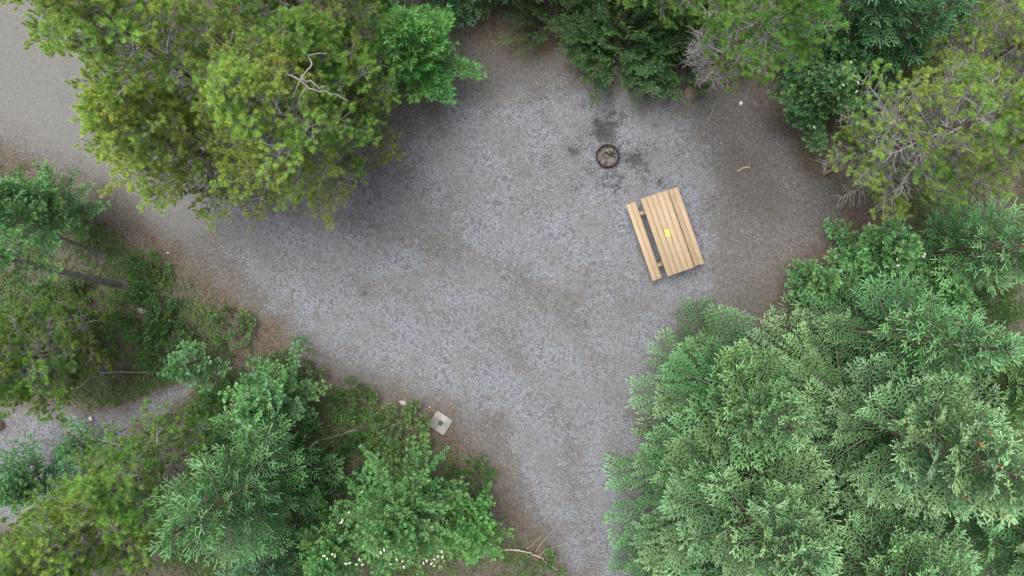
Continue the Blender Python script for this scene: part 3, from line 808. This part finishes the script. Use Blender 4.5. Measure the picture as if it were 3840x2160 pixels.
def pine_bough(L, seed, tuftp=0.8, dead=False, cones=0.07):
    rng = np.random.default_rng(seed); mb = MB()
    t = np.linspace(0, 1, 8)
    w = rng.uniform(-.12, .12, 2)
    ax = np.stack([L * t, L * (w[0] * np.sin(t * 4) + w[1] * np.sin(t * 7)) * t, 0.16 * L * t ** 2 + 0.02 * L * np.sin(t * 9)], 1)
    at = lambda u: np.array([np.interp(u, t, ax[:, k]) for k in range(3)])
    mb.tube(ax, (0.013 + 0.009 * L) * (1 - t) ** 0.8 + 0.005, 5, 0, cap=False)
    tufts = [(at(1.0), unit(at(1.0) - at(.9)))]
    n = int(L * 13) + 4
    for i in range(n):
        u = 0.22 + 0.76 * (i + rng.random()) / n
        p = at(u); fwd = unit(at(min(1, u + .03)) - at(u - .03))
        sl = (0.16 + 0.40 * L * (1 - u) + 0.08 * L) * rng.uniform(0.6, 1.15)
        lat = unit(np.cross(fwd, [0, 0, 1])) * (1 if i % 2 else -1)
        d = unit(fwd * rng.uniform(.5, .9) + lat * rng.uniform(.5, 1.0) + np.array([0, 0, rng.uniform(-.15, .5)]))
        q = p.copy(); pts = [q.copy()]; m = 5
        for k in range(m):
            d = unit(d + rng.normal(size=3) * 0.20 + np.array([0, 0, 0.07]))
            q = q + d * sl / m; pts.append(q.copy())
            if k >= 1 and rng.random() < (0.75 if not dead else 0.6):
                d2 = unit(d + rng.normal(size=3) * 0.75 + np.array([0, 0, 0.25]))
                l2 = rng.uniform(0.07, 0.20)
                e = q + d2 * l2
                mb.tube(np.array([q, (q + e) / 2 + rng.normal(size=3) * .012, e]), [0.005, 0.004, 0.003], 3, 0, cap=False)
                if rng.random() < tuftp * (0.45 + 0.55 * u): tufts.append((e, d2))
        mb.tube(np.array(pts), np.linspace(0.010, 0.004, len(pts)), 4, 0, cap=False)
        if rng.random() < tuftp + .1: tufts.append((q, d))
    if not dead:
        for p, d in tufts:
            d = unit(d + np.array([0, 0, 0.35]))
            bl = rng.uniform(0.07, 0.14); k = int(85 + 300 * bl)
            f = rng.random(k) ** 0.8
            R = rng.normal(size=(k, 3)); R -= d * (R @ d)[:, None]; R /= np.linalg.norm(R, axis=1)[:, None]
            base = rng.uniform(0.3, 0.8)
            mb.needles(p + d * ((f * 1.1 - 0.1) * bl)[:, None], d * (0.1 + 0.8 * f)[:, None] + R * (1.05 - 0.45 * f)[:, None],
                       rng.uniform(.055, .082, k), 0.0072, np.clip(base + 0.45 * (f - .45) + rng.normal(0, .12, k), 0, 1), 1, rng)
            if rng.random() < cones:
                mb.spindles([p + d * bl * .75], [d], 0.05, 0.016, 0.5, 2)
    return mb.mesh("pine_bough" if not dead else "dead_branch", [M['bark_grey'], M['pine'], M['cone']])

def leafy_bough(L, seed, leaf=0.06, wid=0.6, gap=0.035, mat='poplar', side_n=5.5, side_l=0.32, spire=False, upright=0.3):
    rng = np.random.default_rng(seed); mb = MB()
    t = np.linspace(0, 1, 7); w = rng.uniform(-.06, .06, 2)
    ax = np.stack([L * t, L * w[0] * np.sin(t * 4), L * (0.10 * t ** 2) + L * w[1] * np.sin(t * 3)], 1)
    mb.tube(ax, (0.006 + 0.005 * L) * (1 - t) + 0.003, 4, 0, cap=False)
    shoots = [(ax, 0.10)]
    at = lambda u: np.array([np.interp(u, t, ax[:, k]) for k in range(3)])
    n = int(L * side_n)
    for i in range(n):
        u = 0.15 + 0.72 * (i + rng.random()) / max(n, 1)
        a = rng.uniform(0, 6.28) if spire else (1 if i % 2 else -1) * rng.uniform(.9, 2.0)
        d = unit(np.array([0.75, math.sin(a) * .8, abs(math.cos(a)) * 0.35 + upright * rng.random()]))
        sl = side_l * rng.uniform(.6, 1.2) * (1.1 - 0.5 * u)
        s = np.linspace(0, 1, 4)[:, None]
        pts = at(u) + d * sl * s + np.array([0, 0, 0.12 * sl]) * s ** 2
        mb.tube(pts, [0.004, 0.0035, 0.003, 0.002], 3, 0, cap=False)
        shoots.append((pts, 0.15))
    P, D, T = [], [], []
    for pts, u0 in shoots:
        ln = np.linalg.norm(np.diff(pts, axis=0), axis=1).sum(); m = max(2, int(ln * (1 - u0) / gap))
        ph = rng.uniform(0, 6.28)
        for k in range(m):
            u = u0 + (1 - u0) * (k + .5) / m
            ii = u * (len(pts) - 1); i0 = min(int(ii), len(pts) - 2)
            p = pts[i0] + (pts[i0 + 1] - pts[i0]) * (ii - i0); fwd = unit(pts[i0 + 1] - pts[i0])
            A = unit(np.cross(fwd, [0.1, 0.2, 1])); B = np.cross(fwd, A)
            for s in (0, math.pi):
                ph2 = ph + k * 2.4 + s + rng.uniform(-.4, .4)
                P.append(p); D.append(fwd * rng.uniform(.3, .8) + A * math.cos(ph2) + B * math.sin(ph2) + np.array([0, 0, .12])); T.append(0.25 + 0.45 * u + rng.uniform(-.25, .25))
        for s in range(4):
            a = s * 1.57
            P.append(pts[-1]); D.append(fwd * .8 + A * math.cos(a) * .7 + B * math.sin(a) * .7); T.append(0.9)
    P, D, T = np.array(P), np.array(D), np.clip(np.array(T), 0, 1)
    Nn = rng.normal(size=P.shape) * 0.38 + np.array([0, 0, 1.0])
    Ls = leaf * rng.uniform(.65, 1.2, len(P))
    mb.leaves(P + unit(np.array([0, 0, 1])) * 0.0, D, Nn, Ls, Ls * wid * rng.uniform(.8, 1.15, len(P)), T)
    return mb.mesh("leafy_bough", [M['bark_twig'], M[mat]])

LIB = {}
def lib(kind, L, var):
    key = (kind, L, var)
    if key in LIB: return LIB[key]
    seed = abs(hash((len(kind) * 131 + sum(map(ord, kind)), int(L * 100), var))) % 100000
    if kind == 'spruce': me = spruce_bough(L, seed)
    elif kind == 'spruce_cone': me = spruce_bough(L, seed, cones=4)
    elif kind == 'fir': me = spruce_bough(L, seed, twig=0.17, needle=0.020, rad=0.0155, droop=0.04, dens=0.62)
    elif kind == 'pine': me = pine_bough(L, seed)
    elif kind == 'pine_sparse': me = pine_bough(L, seed, tuftp=0.52, cones=0.05)
    elif kind == 'dead': me = pine_bough(L, seed, tuftp=0, dead=True)
    elif kind == 'poplar': me = leafy_bough(L, seed, 0.092, 0.64, 0.040, side_n=8)
    elif kind == 'aspen': me = leafy_bough(L, seed, 0.088, 0.46, 0.033, 'willow', 8.0, 0.32)
    elif kind == 'willow': me = leafy_bough(L, seed, 0.125, 0.25, 0.028, 'willow', 8.5, 0.36)
    elif kind == 'spire': me = leafy_bough(L, seed, 0.085, 0.46, 0.024, 'willow', 8.0, 0.14, True)
    elif kind == 'shrub': me = leafy_bough(L, seed, 0.050, 0.62, 0.024, 'shrub', 15.0, 0.24)
    LIB[key] = me
    return me
SIZES = [0.35, 0.6, 0.9, 1.3, 1.8, 2.4]
def put_bough(root, kind, L, rng, loc, az, el, color, name="bough", nvar=3):
    S = min(SIZES, key=lambda s: abs(math.log(s / max(L, 0.2))))
    me = lib(kind, S, int(rng.integers(nvar)))
    k = L / S
    o = link(name, me, root, loc, (rng.uniform(-.25, .25), -el, az), (k, k * rng.uniform(.9, 1.1), k))
    o.color = (*color, 1)
    return o

def trunk_part(root, h, r, lean, mat, name="trunk", seed=0, wig=0.03, sides=9, top=0.012, z0=-0.05):
    rng = np.random.default_rng(seed)
    n = 12; t = np.linspace(0, 1, n)
    P = np.stack([lean[0] * t + wig * np.sin(t * 6 + rng.uniform(0, 6)) * t, lean[1] * t + wig * np.sin(t * 5 + rng.uniform(0, 6)) * t, z0 + (h - z0) * t], 1)
    R = r * (1 - t) ** 0.8 + top
    R[0] *= 1.25
    mb = MB(); mb.tube(P, R, sides)
    link(name, mb.mesh(name, [M[mat]], True), root)
    return lambda z: np.array([np.interp(z, P[:, 2], P[:, k]) for k in range(3)])

def conifer(px, py, h, R, label, kind='spruce', color=(1, 1, 1), seed=0, z0=0.10, whorl=0.58, per=6, group="spruces around the clearing", cat="spruce tree", name="spruce_tree", cones=False, power=0.85):
    rng = np.random.default_rng(seed + 500)
    x, y, _ = gp(px, py)
    root = empty(name, (x, y, 0)); tag(root, label, cat, group)
    at = trunk_part(root, h, 0.022 * h + 0.01, rng.normal(size=2) * 0.08, 'bark_brown', seed=seed)
    z = h * z0; az0 = rng.uniform(0, 6.28)
    while z < h * 0.985:
        f = (z - h * z0) / (h * (1 - z0))
        L0 = R * (1 - f) ** power * (0.75 + 0.25 * min(1, f * 6 + .3)) + 0.20
        n = per if f < .85 else 5
        for i in range(n):
            az = az0 + i * 2 * math.pi / n + rng.uniform(-.25, .25)
            L = L0 * rng.uniform(0.55, 1.22)
            el = math.radians(-4 + 50 * f ** 1.6 + rng.uniform(-10, 14))
            zz = min(z + rng.uniform(-.22, .22), h * .985)
            kd = kind + '_cone' if cones and f > 0.6 and rng.random() < .35 else kind
            c = [color[k] * rng.uniform(.93, 1.07) for k in range(3)]
            put_bough(root, kd, L, rng, at(zz), az, el, c)
        az0 += 0.62; z += whorl * (1.0 - 0.45 * f) * (0.85 + 0.3 * rng.random())
    put_bough(root, kind, 0.35, rng, at(h * .97), 0, math.radians(86), color)
    return root

def pine(px, py, h, R, label, kind='pine', color=(1, 1, 1), seed=0, z0=0.25, n=52, deadn=10, trunk_r=None, bark='bark_brown', group="pines around the clearing", dead_z=(0.10, 0.5), dead_l=0.8):
    rng = np.random.default_rng(seed + 900)
    x, y, _ = gp(px, py)
    root = empty("pine_tree", (x, y, 0)); tag(root, label, "pine tree", group)
    at = trunk_part(root, h, trunk_r or 0.012 * h + 0.02, rng.normal(size=2) * 0.12, bark, seed=seed, wig=0.06)
    for i in range(n):
        f = (i + rng.random()) / n
        z = h * (z0 + (1 - z0) * f * 0.98)
        prof = (1 - f) ** 0.62 * min(1.0, 0.62 + f * 1.6)
        L = max(0.35, R * prof * rng.uniform(0.7, 1.15))
        az = i * 2.39996 + rng.uniform(-.3, .3)
        el = math.radians(4 + 46 * f ** 1.4 + rng.uniform(-12, 12))
        c = [color[k] * rng.uniform(.9, 1.1) for k in range(3)]
        put_bough(root, kind, L, rng, at(z), az, el, c)
    for i in range(deadn):
        z = h * rng.uniform(*dead_z)
        put_bough(root, 'dead', R * dead_l * rng.uniform(.45, 1.0), rng, at(z), rng.uniform(0, 6.28), math.radians(rng.uniform(-20, 12)), (1, 1, 1), name="dead_branch")
    return root

def broadleaf(px, py, h, R, label, kind='poplar', color=(1, 1, 1), seed=0, n=26, z0=0.25, spires=0, bark='bark_twig', trunk_r=None, cat="leafy tree", name="poplar_tree", group="leafy trees and saplings", wall=0.75, lean=(0, 0)):
    rng = np.random.default_rng(seed + 1300); n = int(n * 1.5)
    x, y, _ = gp(px, py)
    root = empty(name, (x, y, 0)); tag(root, label, cat, group)
    at = trunk_part(root, h * 0.93, trunk_r or 0.008 * h + 0.01, np.array(lean) + rng.normal(size=2) * 0.1, bark, seed=seed, wig=0.06, sides=7, top=0.006)
    for i in range(n):
        f = (i + rng.random()) / n
        z = h * (z0 + (0.93 - z0) * f)
        L = max(0.3, R * (1 - f * wall) * rng.uniform(.7, 1.12))
        az = i * 2.39996 + rng.uniform(-.4, .4)
        el = math.radians(12 + 52 * f + rng.uniform(-14, 14))
        c = [color[k] * rng.uniform(.9, 1.1) for k in range(3)]
        put_bough(root, kind, L, rng, at(z), az, el, c)
    for i in range(spires):
        f = rng.random() * .7
        az = i * 2.39996 + 1.0
        put_bough(root, 'spire', R * rng.uniform(1.0, 1.3), rng, at(h * (z0 + (0.85 - z0) * f)), az, math.radians(rng.uniform(22, 50)), color)
    return root

def bush(px, py, h, R, label, kind='shrub', color=(1, 1, 1), seed=0, n=26, cat="shrub", name="leafy_shrub", group="shrubs at the edge of the clearing"):
    """several stems rising from the ground and spreading"""
    rng = np.random.default_rng(seed + 1700)
    x, y, _ = gp(px, py)
    root = empty(name, (x, y, 0)); tag(root, label, cat, group)
    for i in range(n):
        az = i * 2.39996 + rng.uniform(-.4, .4)
        r = R * 0.75 * math.sqrt((i + .5) / n)
        el = math.radians(78 - 55 * (r / R) + rng.uniform(-10, 10))
        L = max(0.3, math.hypot(h * 0.75, R * 0.35) * rng.uniform(.6, 1.1))
        c = [color[k] * rng.uniform(.88, 1.12) for k in range(3)]
        zz = h * 0.35 * (1 - r / R) * rng.random()
        if zz > 0.05 or r > 0.15:
            mb = MB(); mb.tube([(0, 0, -0.02), (r * .5 * math.cos(az), r * .5 * math.sin(az), zz * .6 + .05), (r * math.cos(az), r * math.sin(az), zz + .03)], [0.012, 0.009, 0.007], 5)
            link("stem", mb.mesh("stem", [M['bark_twig']]), root)
        put_bough(root, kind, L, rng, (r * math.cos(az), r * math.sin(az), zz + 0.02), az, el, c)
    return root

# ------------------------------------------------------------------ the trees
# upper left: lodgepole pines over the drive
pine(1285, 600, 8.6, 2.6, "yellow-green pine nearest the gravel in the upper left clump", seed=1, color=(.92, .95, .9))
pine(930, 420, 9.6, 2.4, "tall yellow-green pine in the middle of the upper left clump", seed=2)
pine(890, 640, 7.4, 1.9, "pine hanging over the drive at the lower left of the upper left clump", seed=3, color=(1, 1, .95))
pine(1350, 430, 7.2, 1.8, "darker pine beside the willow on the right of the upper left clump", seed=70, color=(.72, .85, .8))
FORKP = pine(1260, 210, 9.0, 2.3, "pine behind the bare forked branch near the top edge", seed=4, color=(.8, .88, .85))
pine(660, 150, 9.0, 2.2, "pine beside the drive at the top left corner", seed=5, color=(1.05, 1.02, .9))
# top
broadleaf(1600, 265, 4.4, 1.7, "bright green narrow-leaved willow between the pines and the dirt patch", 'willow', seed=11, n=48, name="willow_tree", cat="willow", color=(.9, 1.05, .85))
broadleaf(1480, 60, 4.6, 1.5, "bright green willow tight against the pines at the top edge", 'willow', seed=12, n=34, name="willow_tree", cat="willow", color=(.85, 1, .85))
conifer(1900, -70, 5.5, 1.45, "dark spruce at the top edge above the bare dirt patch", seed=21, color=(.62, .68, .62))
conifer(1700, -110, 5.5, 1.5, "dark spruce at the top edge right of the willows", seed=22, color=(.6, .68, .6))
bush(2350, 110, 2.4, 1.6, "large dark green small-leaved bush above the fire ring", seed=31, n=150, color=(.62, .78, .72))
bush(2560, 200, 2.0, 0.95, "dark small-leaved bush between the large bush and the bare-trunked pine", seed=33, n=60, color=(.6, .75, .62))
bush(2130, 40, 2.0, 1.2, "dark small-leaved bush at the top edge beside the red litter", seed=32, n=70, color=(.6, .66, .6))
pine(2440, 40, 6.0, 1.5, "short green pine behind the large dark bush", seed=6, color=(.6, .78, .8), n=40, deadn=6)
pine(2592, 348, 9.0, 1.65, "pine with a bare trunk base and grey dead lower branches", seed=7, z0=0.50, n=34, deadn=20, trunk_r=0.15, color=(.52, .74, .62), dead_z=(0.27, 0.52), dead_l=0.58)
RPOP = broadleaf(2960, 420, 3.6, 1.4, "dark green broad-leaved poplar at the edge of the right-hand dirt", 'poplar', seed=13, n=36, color=(.75, .82, .72))
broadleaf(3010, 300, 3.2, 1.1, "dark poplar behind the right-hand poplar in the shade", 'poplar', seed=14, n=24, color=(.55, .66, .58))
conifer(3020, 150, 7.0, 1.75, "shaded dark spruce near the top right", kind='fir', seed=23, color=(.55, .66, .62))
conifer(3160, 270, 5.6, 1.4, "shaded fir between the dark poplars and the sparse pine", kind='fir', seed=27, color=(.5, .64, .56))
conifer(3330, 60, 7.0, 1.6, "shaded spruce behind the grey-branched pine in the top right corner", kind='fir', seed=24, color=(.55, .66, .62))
pine(3165, 630, 8.6, 2.2, "sparse pine with many bare grey branches on the right", 'pine_sparse', seed=8, n=54, deadn=22, color=(.92, .98, .95), dead_z=(0.2, .7))
pine(3430, 360, 8.2, 2.0, "sparse yellow-green pine at the upper right edge", 'pine_sparse', seed=9, n=50, deadn=16, color=(1, 1, .9), dead_z=(0.2, .7))
conifer(3480, 960, 5.6, 1.4, "dull green fir at the right edge below the sparse pine", kind='fir', seed=25, color=(.9, 1.02, .85))
broadleaf(3400, 1100, 2.8, 1.2, "leafy poplar sapling between the dull green fir and the blue-green fir", 'poplar', seed=17, n=26, color=(.9, 1.0, .85), z0=0.15)
SPOP = broadleaf(3170, 985, 3.2, 1.5, "broad-leaved poplar sapling at the right corner of the clearing", 'poplar', seed=15, n=32, color=(1.0, 1.08, .95), z0=0.12)
broadleaf(2995, 1060, 2.2, 0.95, "small poplar sapling beside the dirt left of the blue-green fir", 'poplar', seed=16, n=26, color=(.9, 1.0, .85), z0=0.1)
# lower right: the big spruces
conifer(3130, 1235, 7.8, 1.7, "blue-green fir above the big lower right spruces", kind='fir', seed=26, color=(.92, 1, .9))
conifer(2640, 1430, 7.5, 2.05, "spruce at the upper left tip of the lower right stand", seed=41, color=(.95, .95, .85))
conifer(2610, 1730, 9.0, 2.5, "broad pale spruce at the left edge of the lower right stand", seed=42, color=(1.1, 1.05, 1.0))
conifer(3010, 1480, 10.0, 2.4, "tall pale spruce in the middle of the lower right stand", seed=43, color=(1.2, 1.12, 1.1), cones=True)
conifer(2930, 1860, 10.0, 2.4, "tall spruce with red cones towards the lower right corner", seed=44, color=(1.15, 1.1, 1.05), cones=True)
conifer(2520, 2080, 6.0, 1.7, "shorter spruce at the bottom edge beside the gravel", seed=45, color=(.95, 1, 1))
conifer(3330, 1760, 9.5, 2.2, "spruce with red cones at the lower right corner", seed=46, color=(1.1, 1.08, 1.0), cones=True)
conifer(3480, 1400, 6.0, 1.6, "yellowish green spruce at the right edge behind the tall pale one", seed=47, color=(.8, .85, .6))
# left
broadleaf(320, 800, 4.0, 1.35, "bright green willow at the left edge beside the drive", 'willow', seed=51, n=34, name="willow_tree", cat="willow", spires=5, color=(.95, .95, 1.1))
broadleaf(398, 957, 5.4, 1.0, "leafy tree on the thinner grey pole at the left", 'aspen', seed=52, n=22, z0=0.5, bark='bark_pole', trunk_r=0.06, color=(.8, .85, .95), lean=(-.1, .8))
broadleaf(476, 1075, 6.8, 0.9, "leafy tree on the thick grey pole at the left", 'aspen', seed=53, n=16, z0=0.62, bark='bark_pole', trunk_r=0.11, color=(.75, .82, .85), lean=(-.1, .85))
pine(370, 1290, 6.0, 1.9, "small green pine at the left edge above the side path", seed=54, n=50, deadn=14, color=(.6, .74, .66), dead_z=(.1, .5))
broadleaf(800, 1340, 2.6, 0.85, "spindly blue-green sapling left of the poplar", 'aspen', seed=55, n=16, color=(.95, .98, 1.25))
broadleaf(1110, 1470, 4.2, 1.5, "fresh green poplar in the middle of the left undergrowth", 'poplar', seed=56, n=34, color=(1.05, 1.1, 1.0), spires=2)
bush(1500, 1610, 0.75, 0.75, "low light green shrub left of the concrete slab", seed=57, n=34, color=(1.15, 1.25, 1.0))
bush(1120, 1370, 0.5, 0.7, "low green shrub between the poplar and the gravel", seed=58, n=24, color=(.85, 1.1, .8))
bush(880, 1230, 0.45, 0.6, "low green shrub on the bank beside the red litter", seed=59, n=20, color=(.9, 1.1, .8))
broadleaf(230, 1740, 2.8, 1.3, "blue-green willow at the left edge below the side path", 'aspen', seed=60, n=34, color=(.9, .95, 1.25))
broadleaf(345, 1650, 1.7, 0.8, "thin blue-green sapling on the side path", 'aspen', seed=61, n=13, color=(.9, .98, 1.25), z0=0.1)
pine(760, 1680, 6.4, 1.6, "yellow-green pine behind the pale-tipped spruce at the lower left", seed=62, color=(.72, .9, .9), n=40, deadn=5)
pine(570, 1840, 7.0, 1.9, "yellow-green pine in the lower left corner", seed=63, color=(.82, .93, .85))
conifer(1080, 1700, 7.4, 1.9, "pale-tipped blue-green spruce at the lower left", kind='fir', seed=64, color=(.78, .88, .72), whorl=0.62)
conifer(1120, 1980, 4.6, 1.3, "dark young spruce between the pale-tipped spruce and the bottom willow", kind='fir', seed=65, color=(.6, .72, .7))
BIG = broadleaf(1560, 1820, 4.8, 1.9, "big bright green leafy tree at the bottom centre", 'aspen', seed=66, n=62, spires=12, color=(.95, .98, 1.05))
broadleaf(1760, 1910, 3.2, 1.3, "bright green sapling beside the gravel at the bottom", 'aspen', seed=67, n=26, spires=4, color=(.9, 1, .9))
broadleaf(1330, 1960, 4.2, 1.55, "leafy sapling left of the big bottom tree", 'aspen', seed=68, n=36, spires=4, color=(.88, .95, 1.0))
bush(3640, 1180, 0.9, 1.1, "bush on the litter at the right edge below the dull green fir", seed=88, n=44, color=(.7, .9, .62))
bush(560, 1190, 0.7, 0.9, "dark green bush around the brownish rock in the left undergrowth", seed=80, n=40, color=(.62, .85, .6))
bush(250, 1180, 0.8, 0.9, "bush below the thick grey pole at the left", seed=81, n=40, color=(.6, .8, .55))
bush(650, 1310, 0.6, 0.8, "bush just above the narrow end of the side path", seed=82, n=34, color=(.65, .88, .6))
bush(560, 1010, 0.45, 0.5, "small bush right of the foot of the thick grey pole", seed=83, n=22, color=(.75, 1.0, .65))
bush(900, 1530, 0.9, 0.9, "bush between the side path and the fresh green poplar", seed=84, n=40, color=(.7, .95, .68))
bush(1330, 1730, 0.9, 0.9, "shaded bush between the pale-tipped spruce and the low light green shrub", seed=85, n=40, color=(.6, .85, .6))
bush(1330, 1500, 0.5, 0.6, "low bush above the long curved dead branch", seed=86, n=24, color=(.75, 1.0, .65))
bush(1760, 1800, 0.6, 0.7, "low bush on the brown bank beside the bottom saplings", seed=87, n=26, color=(.8, 1.0, .7))
bush(2020, 2150, 0.4, 0.7, "low green shrub under the pale fallen branch at the bottom", seed=69, n=22, color=(.95, 1.15, .85))

# ------------------------------------------------------------------ bare forked limb in the upper left pines, pale leaves
def paths_mesh(name, paths, mat, org=(0, 0, 0), k=6, seed=0):
    """paths: list of (list of (px, py, z), r0, r1)"""
    rng = np.random.default_rng(seed); mb = MB()
    for pts, r0, r1 in paths:
        W = np.array([gp(*p) for p in pts]) - np.array(org)
        t = np.linspace(0, len(W) - 1, (len(W) - 1) * 4 + 1)
        Q = np.stack([np.interp(t, np.arange(len(W)), W[:, c]) for c in range(3)], 1)
        Q[1:-1] += rng.normal(size=Q[1:-1].shape) * np.array([.012, .012, .004])
        mb.tube(Q, np.linspace(r0, r1, len(Q)), k)
    return mb.mesh(name, [M[mat]], True)

Z = 7.3
fork = [([(930, 200, Z - 1.4), (985, 245, Z - .8), (1040, 270, Z), (1095, 285, Z), (1125, 300, Z), (1150, 325, Z), (1165, 338, Z), (1215, 342, Z), (1260, 355, Z), (1305, 380, Z)], 0.028, 0.007),
        ([(1125, 300, Z), (1150, 270, Z), (1168, 238, Z), (1158, 210, Z), (1185, 200, Z), (1225, 200, Z)], 0.020, 0.006),
        ([(1128, 295, Z), (1165, 305, Z), (1195, 325, Z), (1230, 322, Z)], 0.018, 0.007),
        ([(1125, 305, Z), (1105, 338, Z), (1098, 365, Z)], 0.011, 0.004),
        ([(1148, 330, Z), (1130, 355, Z), (1118, 385, Z), (1130, 412, Z)], 0.013, 0.004),
        ([(1048, 278, Z), (1022, 318, Z), (1032, 355, Z), (1060, 372, Z)], 0.011, 0.004)]
link("bare_limb", paths_mesh("bare_limb", fork, 'bark_dead', FORKP.location, seed=4), FORKP)["label"] = "bare grey forked limb"

def pale_leaves(root, spots, z, seed, size=0.085):
    rng = np.random.default_rng(seed)
    mb = MB(); mb.leaves([(0, 0, 0)], np.array([[1.0, 0, 0.1]]), np.array([[0, 0.15, 1.0]]), size, size * .5, 0.6, 0)
    me = mb.mesh("leaf", [M['pale_leaf']])
    for px, py in spots:
        x, y, zz = gp(px, py, z)
        o = link("leaf", me, root, (x - root.location.x, y - root.location.y, z), (rng.uniform(-.3, .3), rng.uniform(-.3, .3), rng.uniform(0, 6.28)))
        o["label"] = "pale whitish leaf"
pale_leaves(BIG, [(1222, 2085), (1232, 2098), (1240, 2080), (1255, 2092), (1292, 2110), (1304, 2114), (1318, 2108), (1330, 2120), (1345, 2106), (1352, 2118), (1470, 2115), (1492, 2104),
                  (1505, 2110), (1512, 2120), (1586, 2105), (1600, 2110), (1612, 2118), (1622, 2095), (1634, 2120), (1645, 2080), (1655, 2075), (1662, 2082), (1426, 2065), (1438, 2055), (1362, 1840),
                  (1310, 1915), (1286, 1945), (1285, 1958)], 4.9, 5)
pale_leaves(RPOP, [(3168, 325), (3218, 337), (3194, 226), (3212, 305), (3050, 470)], 3.6, 6, 0.10)
pale_leaves(SPOP, [(3468, 946), (3458, 958), (3362, 966), (3356, 955), (3375, 995), (3258, 832)], 3.0, 7, 0.10)

# ------------------------------------------------------------------ fallen wood
def fallen(name, paths, mat, label, cat="branch", seed=0):
    org = gp(*paths[0][0][0])[:2] + (0.0,)
    o = link(name, paths_mesh(name, paths, mat, org, seed=seed), None, org)
    tag(o, label, cat)
fallen("fallen_branch", [([(1892, 2062, .06), (1945, 2064, .10), (1990, 2074, .12), (2030, 2092, .10), (2070, 2125, .06), (2115, 2165, .03)], .030, .016),
                         ([(2016, 2086, .11), (2050, 2062, .14), (2112, 2042, .10)], .012, .005),
                         ([(1975, 2058, .10), (2010, 2028, .12), (2052, 1995, .08)], .009, .004),
                         ([(2008, 2070, .12), (2045, 2018, .12), (2110, 1952, .06)], .008, .003)], 'bark_pale', "pale fallen branch with thin twigs at the bottom of the gravel", seed=1)
fallen("fallen_branch", [([(1160, 1662, .08), (1230, 1645, .12), (1300, 1622, .12), (1350, 1598, .10), (1388, 1562, .05)], .020, .010),
                         ([(1300, 1622, .12), (1345, 1612, .1), (1372, 1590, .08)], .010, .005)], 'bark_dead', "long curved grey dead branch below the fresh green poplar", seed=2)
fallen("fallen_branch", [([(1182, 1618, .05), (1230, 1612, .07), (1310, 1612, .05)], .016, .006), ([(1225, 1600, .07), (1250, 1588, .06), (1276, 1574, .04)], .012, .005)], 'bark_dead',
       "short straight grey stick lying above the long curved dead branch", seed=3)
fallen("rotten_log", [([(1112, 1622, .07), (1140, 1632, .08), (1166, 1640, .07)], .085, .07)], 'bark_brown', "short rotten brown log at the foot of the fresh green poplar", "log", seed=4)
fallen("fallen_branch", [([(408, 1642, .03), (460, 1610, .06), (500, 1598, .08), (545, 1575, .12), (600, 1555, .12), (665, 1545, .08)], .016, .010), ([(545, 1575, .12), (580, 1540, .12), (640, 1525, .1), (710, 1540, .05)], .009, .004)],
       'bark_twig', "dark thin stick reaching across the side path", seed=5)
fallen("fallen_pole", [([(-20, 1405, .30), (60, 1385, .32), (180, 1392, .28), (330, 1396, .22), (480, 1395, .16), (640, 1393, .08)], .030, .018)], 'bark_pole', "long thin fallen pole lying level across the left undergrowth", "log", seed=6)
fallen("fallen_branch", [([(185, 1515, .1), (225, 1485, .2), (262, 1462, .25), (285, 1430, .3), (295, 1400, .3)], .018, .010), ([(262, 1462, .25), (300, 1452, .25), (330, 1425, .2), (335, 1440, .15)], .010, .005),
                         ([(0, 1410, .5), (30, 1395, .5), (70, 1388, .5)], .016, .008), ([(285, 1430, .3), (340, 1350, .35), (360, 1280, .3)], .010, .004)], 'bark_pale', "pale forked dead branch hanging over the edge of the side path", seed=7)
fallen("wood_chunk", [([(2764, 640, .03), (2790, 630, .04), (2815, 627, .03)], .030, .020), ([(2800, 630, .03), (2812, 612, .02)], .010, .006)], 'bark_pale', "beige chunk of wood on the bare dirt right of the fire ring", "wood", seed=8)
fallen("bent_stick", [([(2497, 432, .02), (2512, 405, .02), (2510, 385, .02), (2500, 378, .02), (2496, 392, .02)], .008, .006)], 'bark_twig', "dark hooked stick on the gravel above the picnic table", seed=9)
fallen("fallen_branch", [([(2655, 450, .02), (2670, 420, .03), (2682, 388, .02)], .010, .006)], 'bark_pale', "thin pale twig on the dirt below the bare-trunked pine", seed=10)
fallen("fallen_branch", [([(3085, 655, .05), (3130, 632, .12), (3180, 605, .16)], .05, .07)], 'bark_brown', "brown rotten limb poking out at the foot of the sparse right pine", seed=11)
def stump():
    x, y, _ = gp(-8, 1592)
    t = empty("tree_stump", (x, y, 0)); tag(t, "rusty brown tree stump cut off by the left edge", "stump")
    rng = np.random.default_rng(2); wob = rng.uniform(.9, 1.1, 24)
    mb = MB(); lathe(mb, [(.21, -.02), (.18, .08), (.165, .22), (.158, .228)], 24, wob=wob); link("stump_bark", mb.mesh("stump_bark", [M['bark_brown']], True), t)
    mb = MB(); lathe(mb, [(.157, .2285), (.09, .231), (.001, .232)], 24, wob=wob)
    link("cut_face", mb.mesh("cut_face", [rough_mat("cut_wood", (.16, .07, .03), (.30, .15, .07), 14, .9, .3)], True), t)
stump()
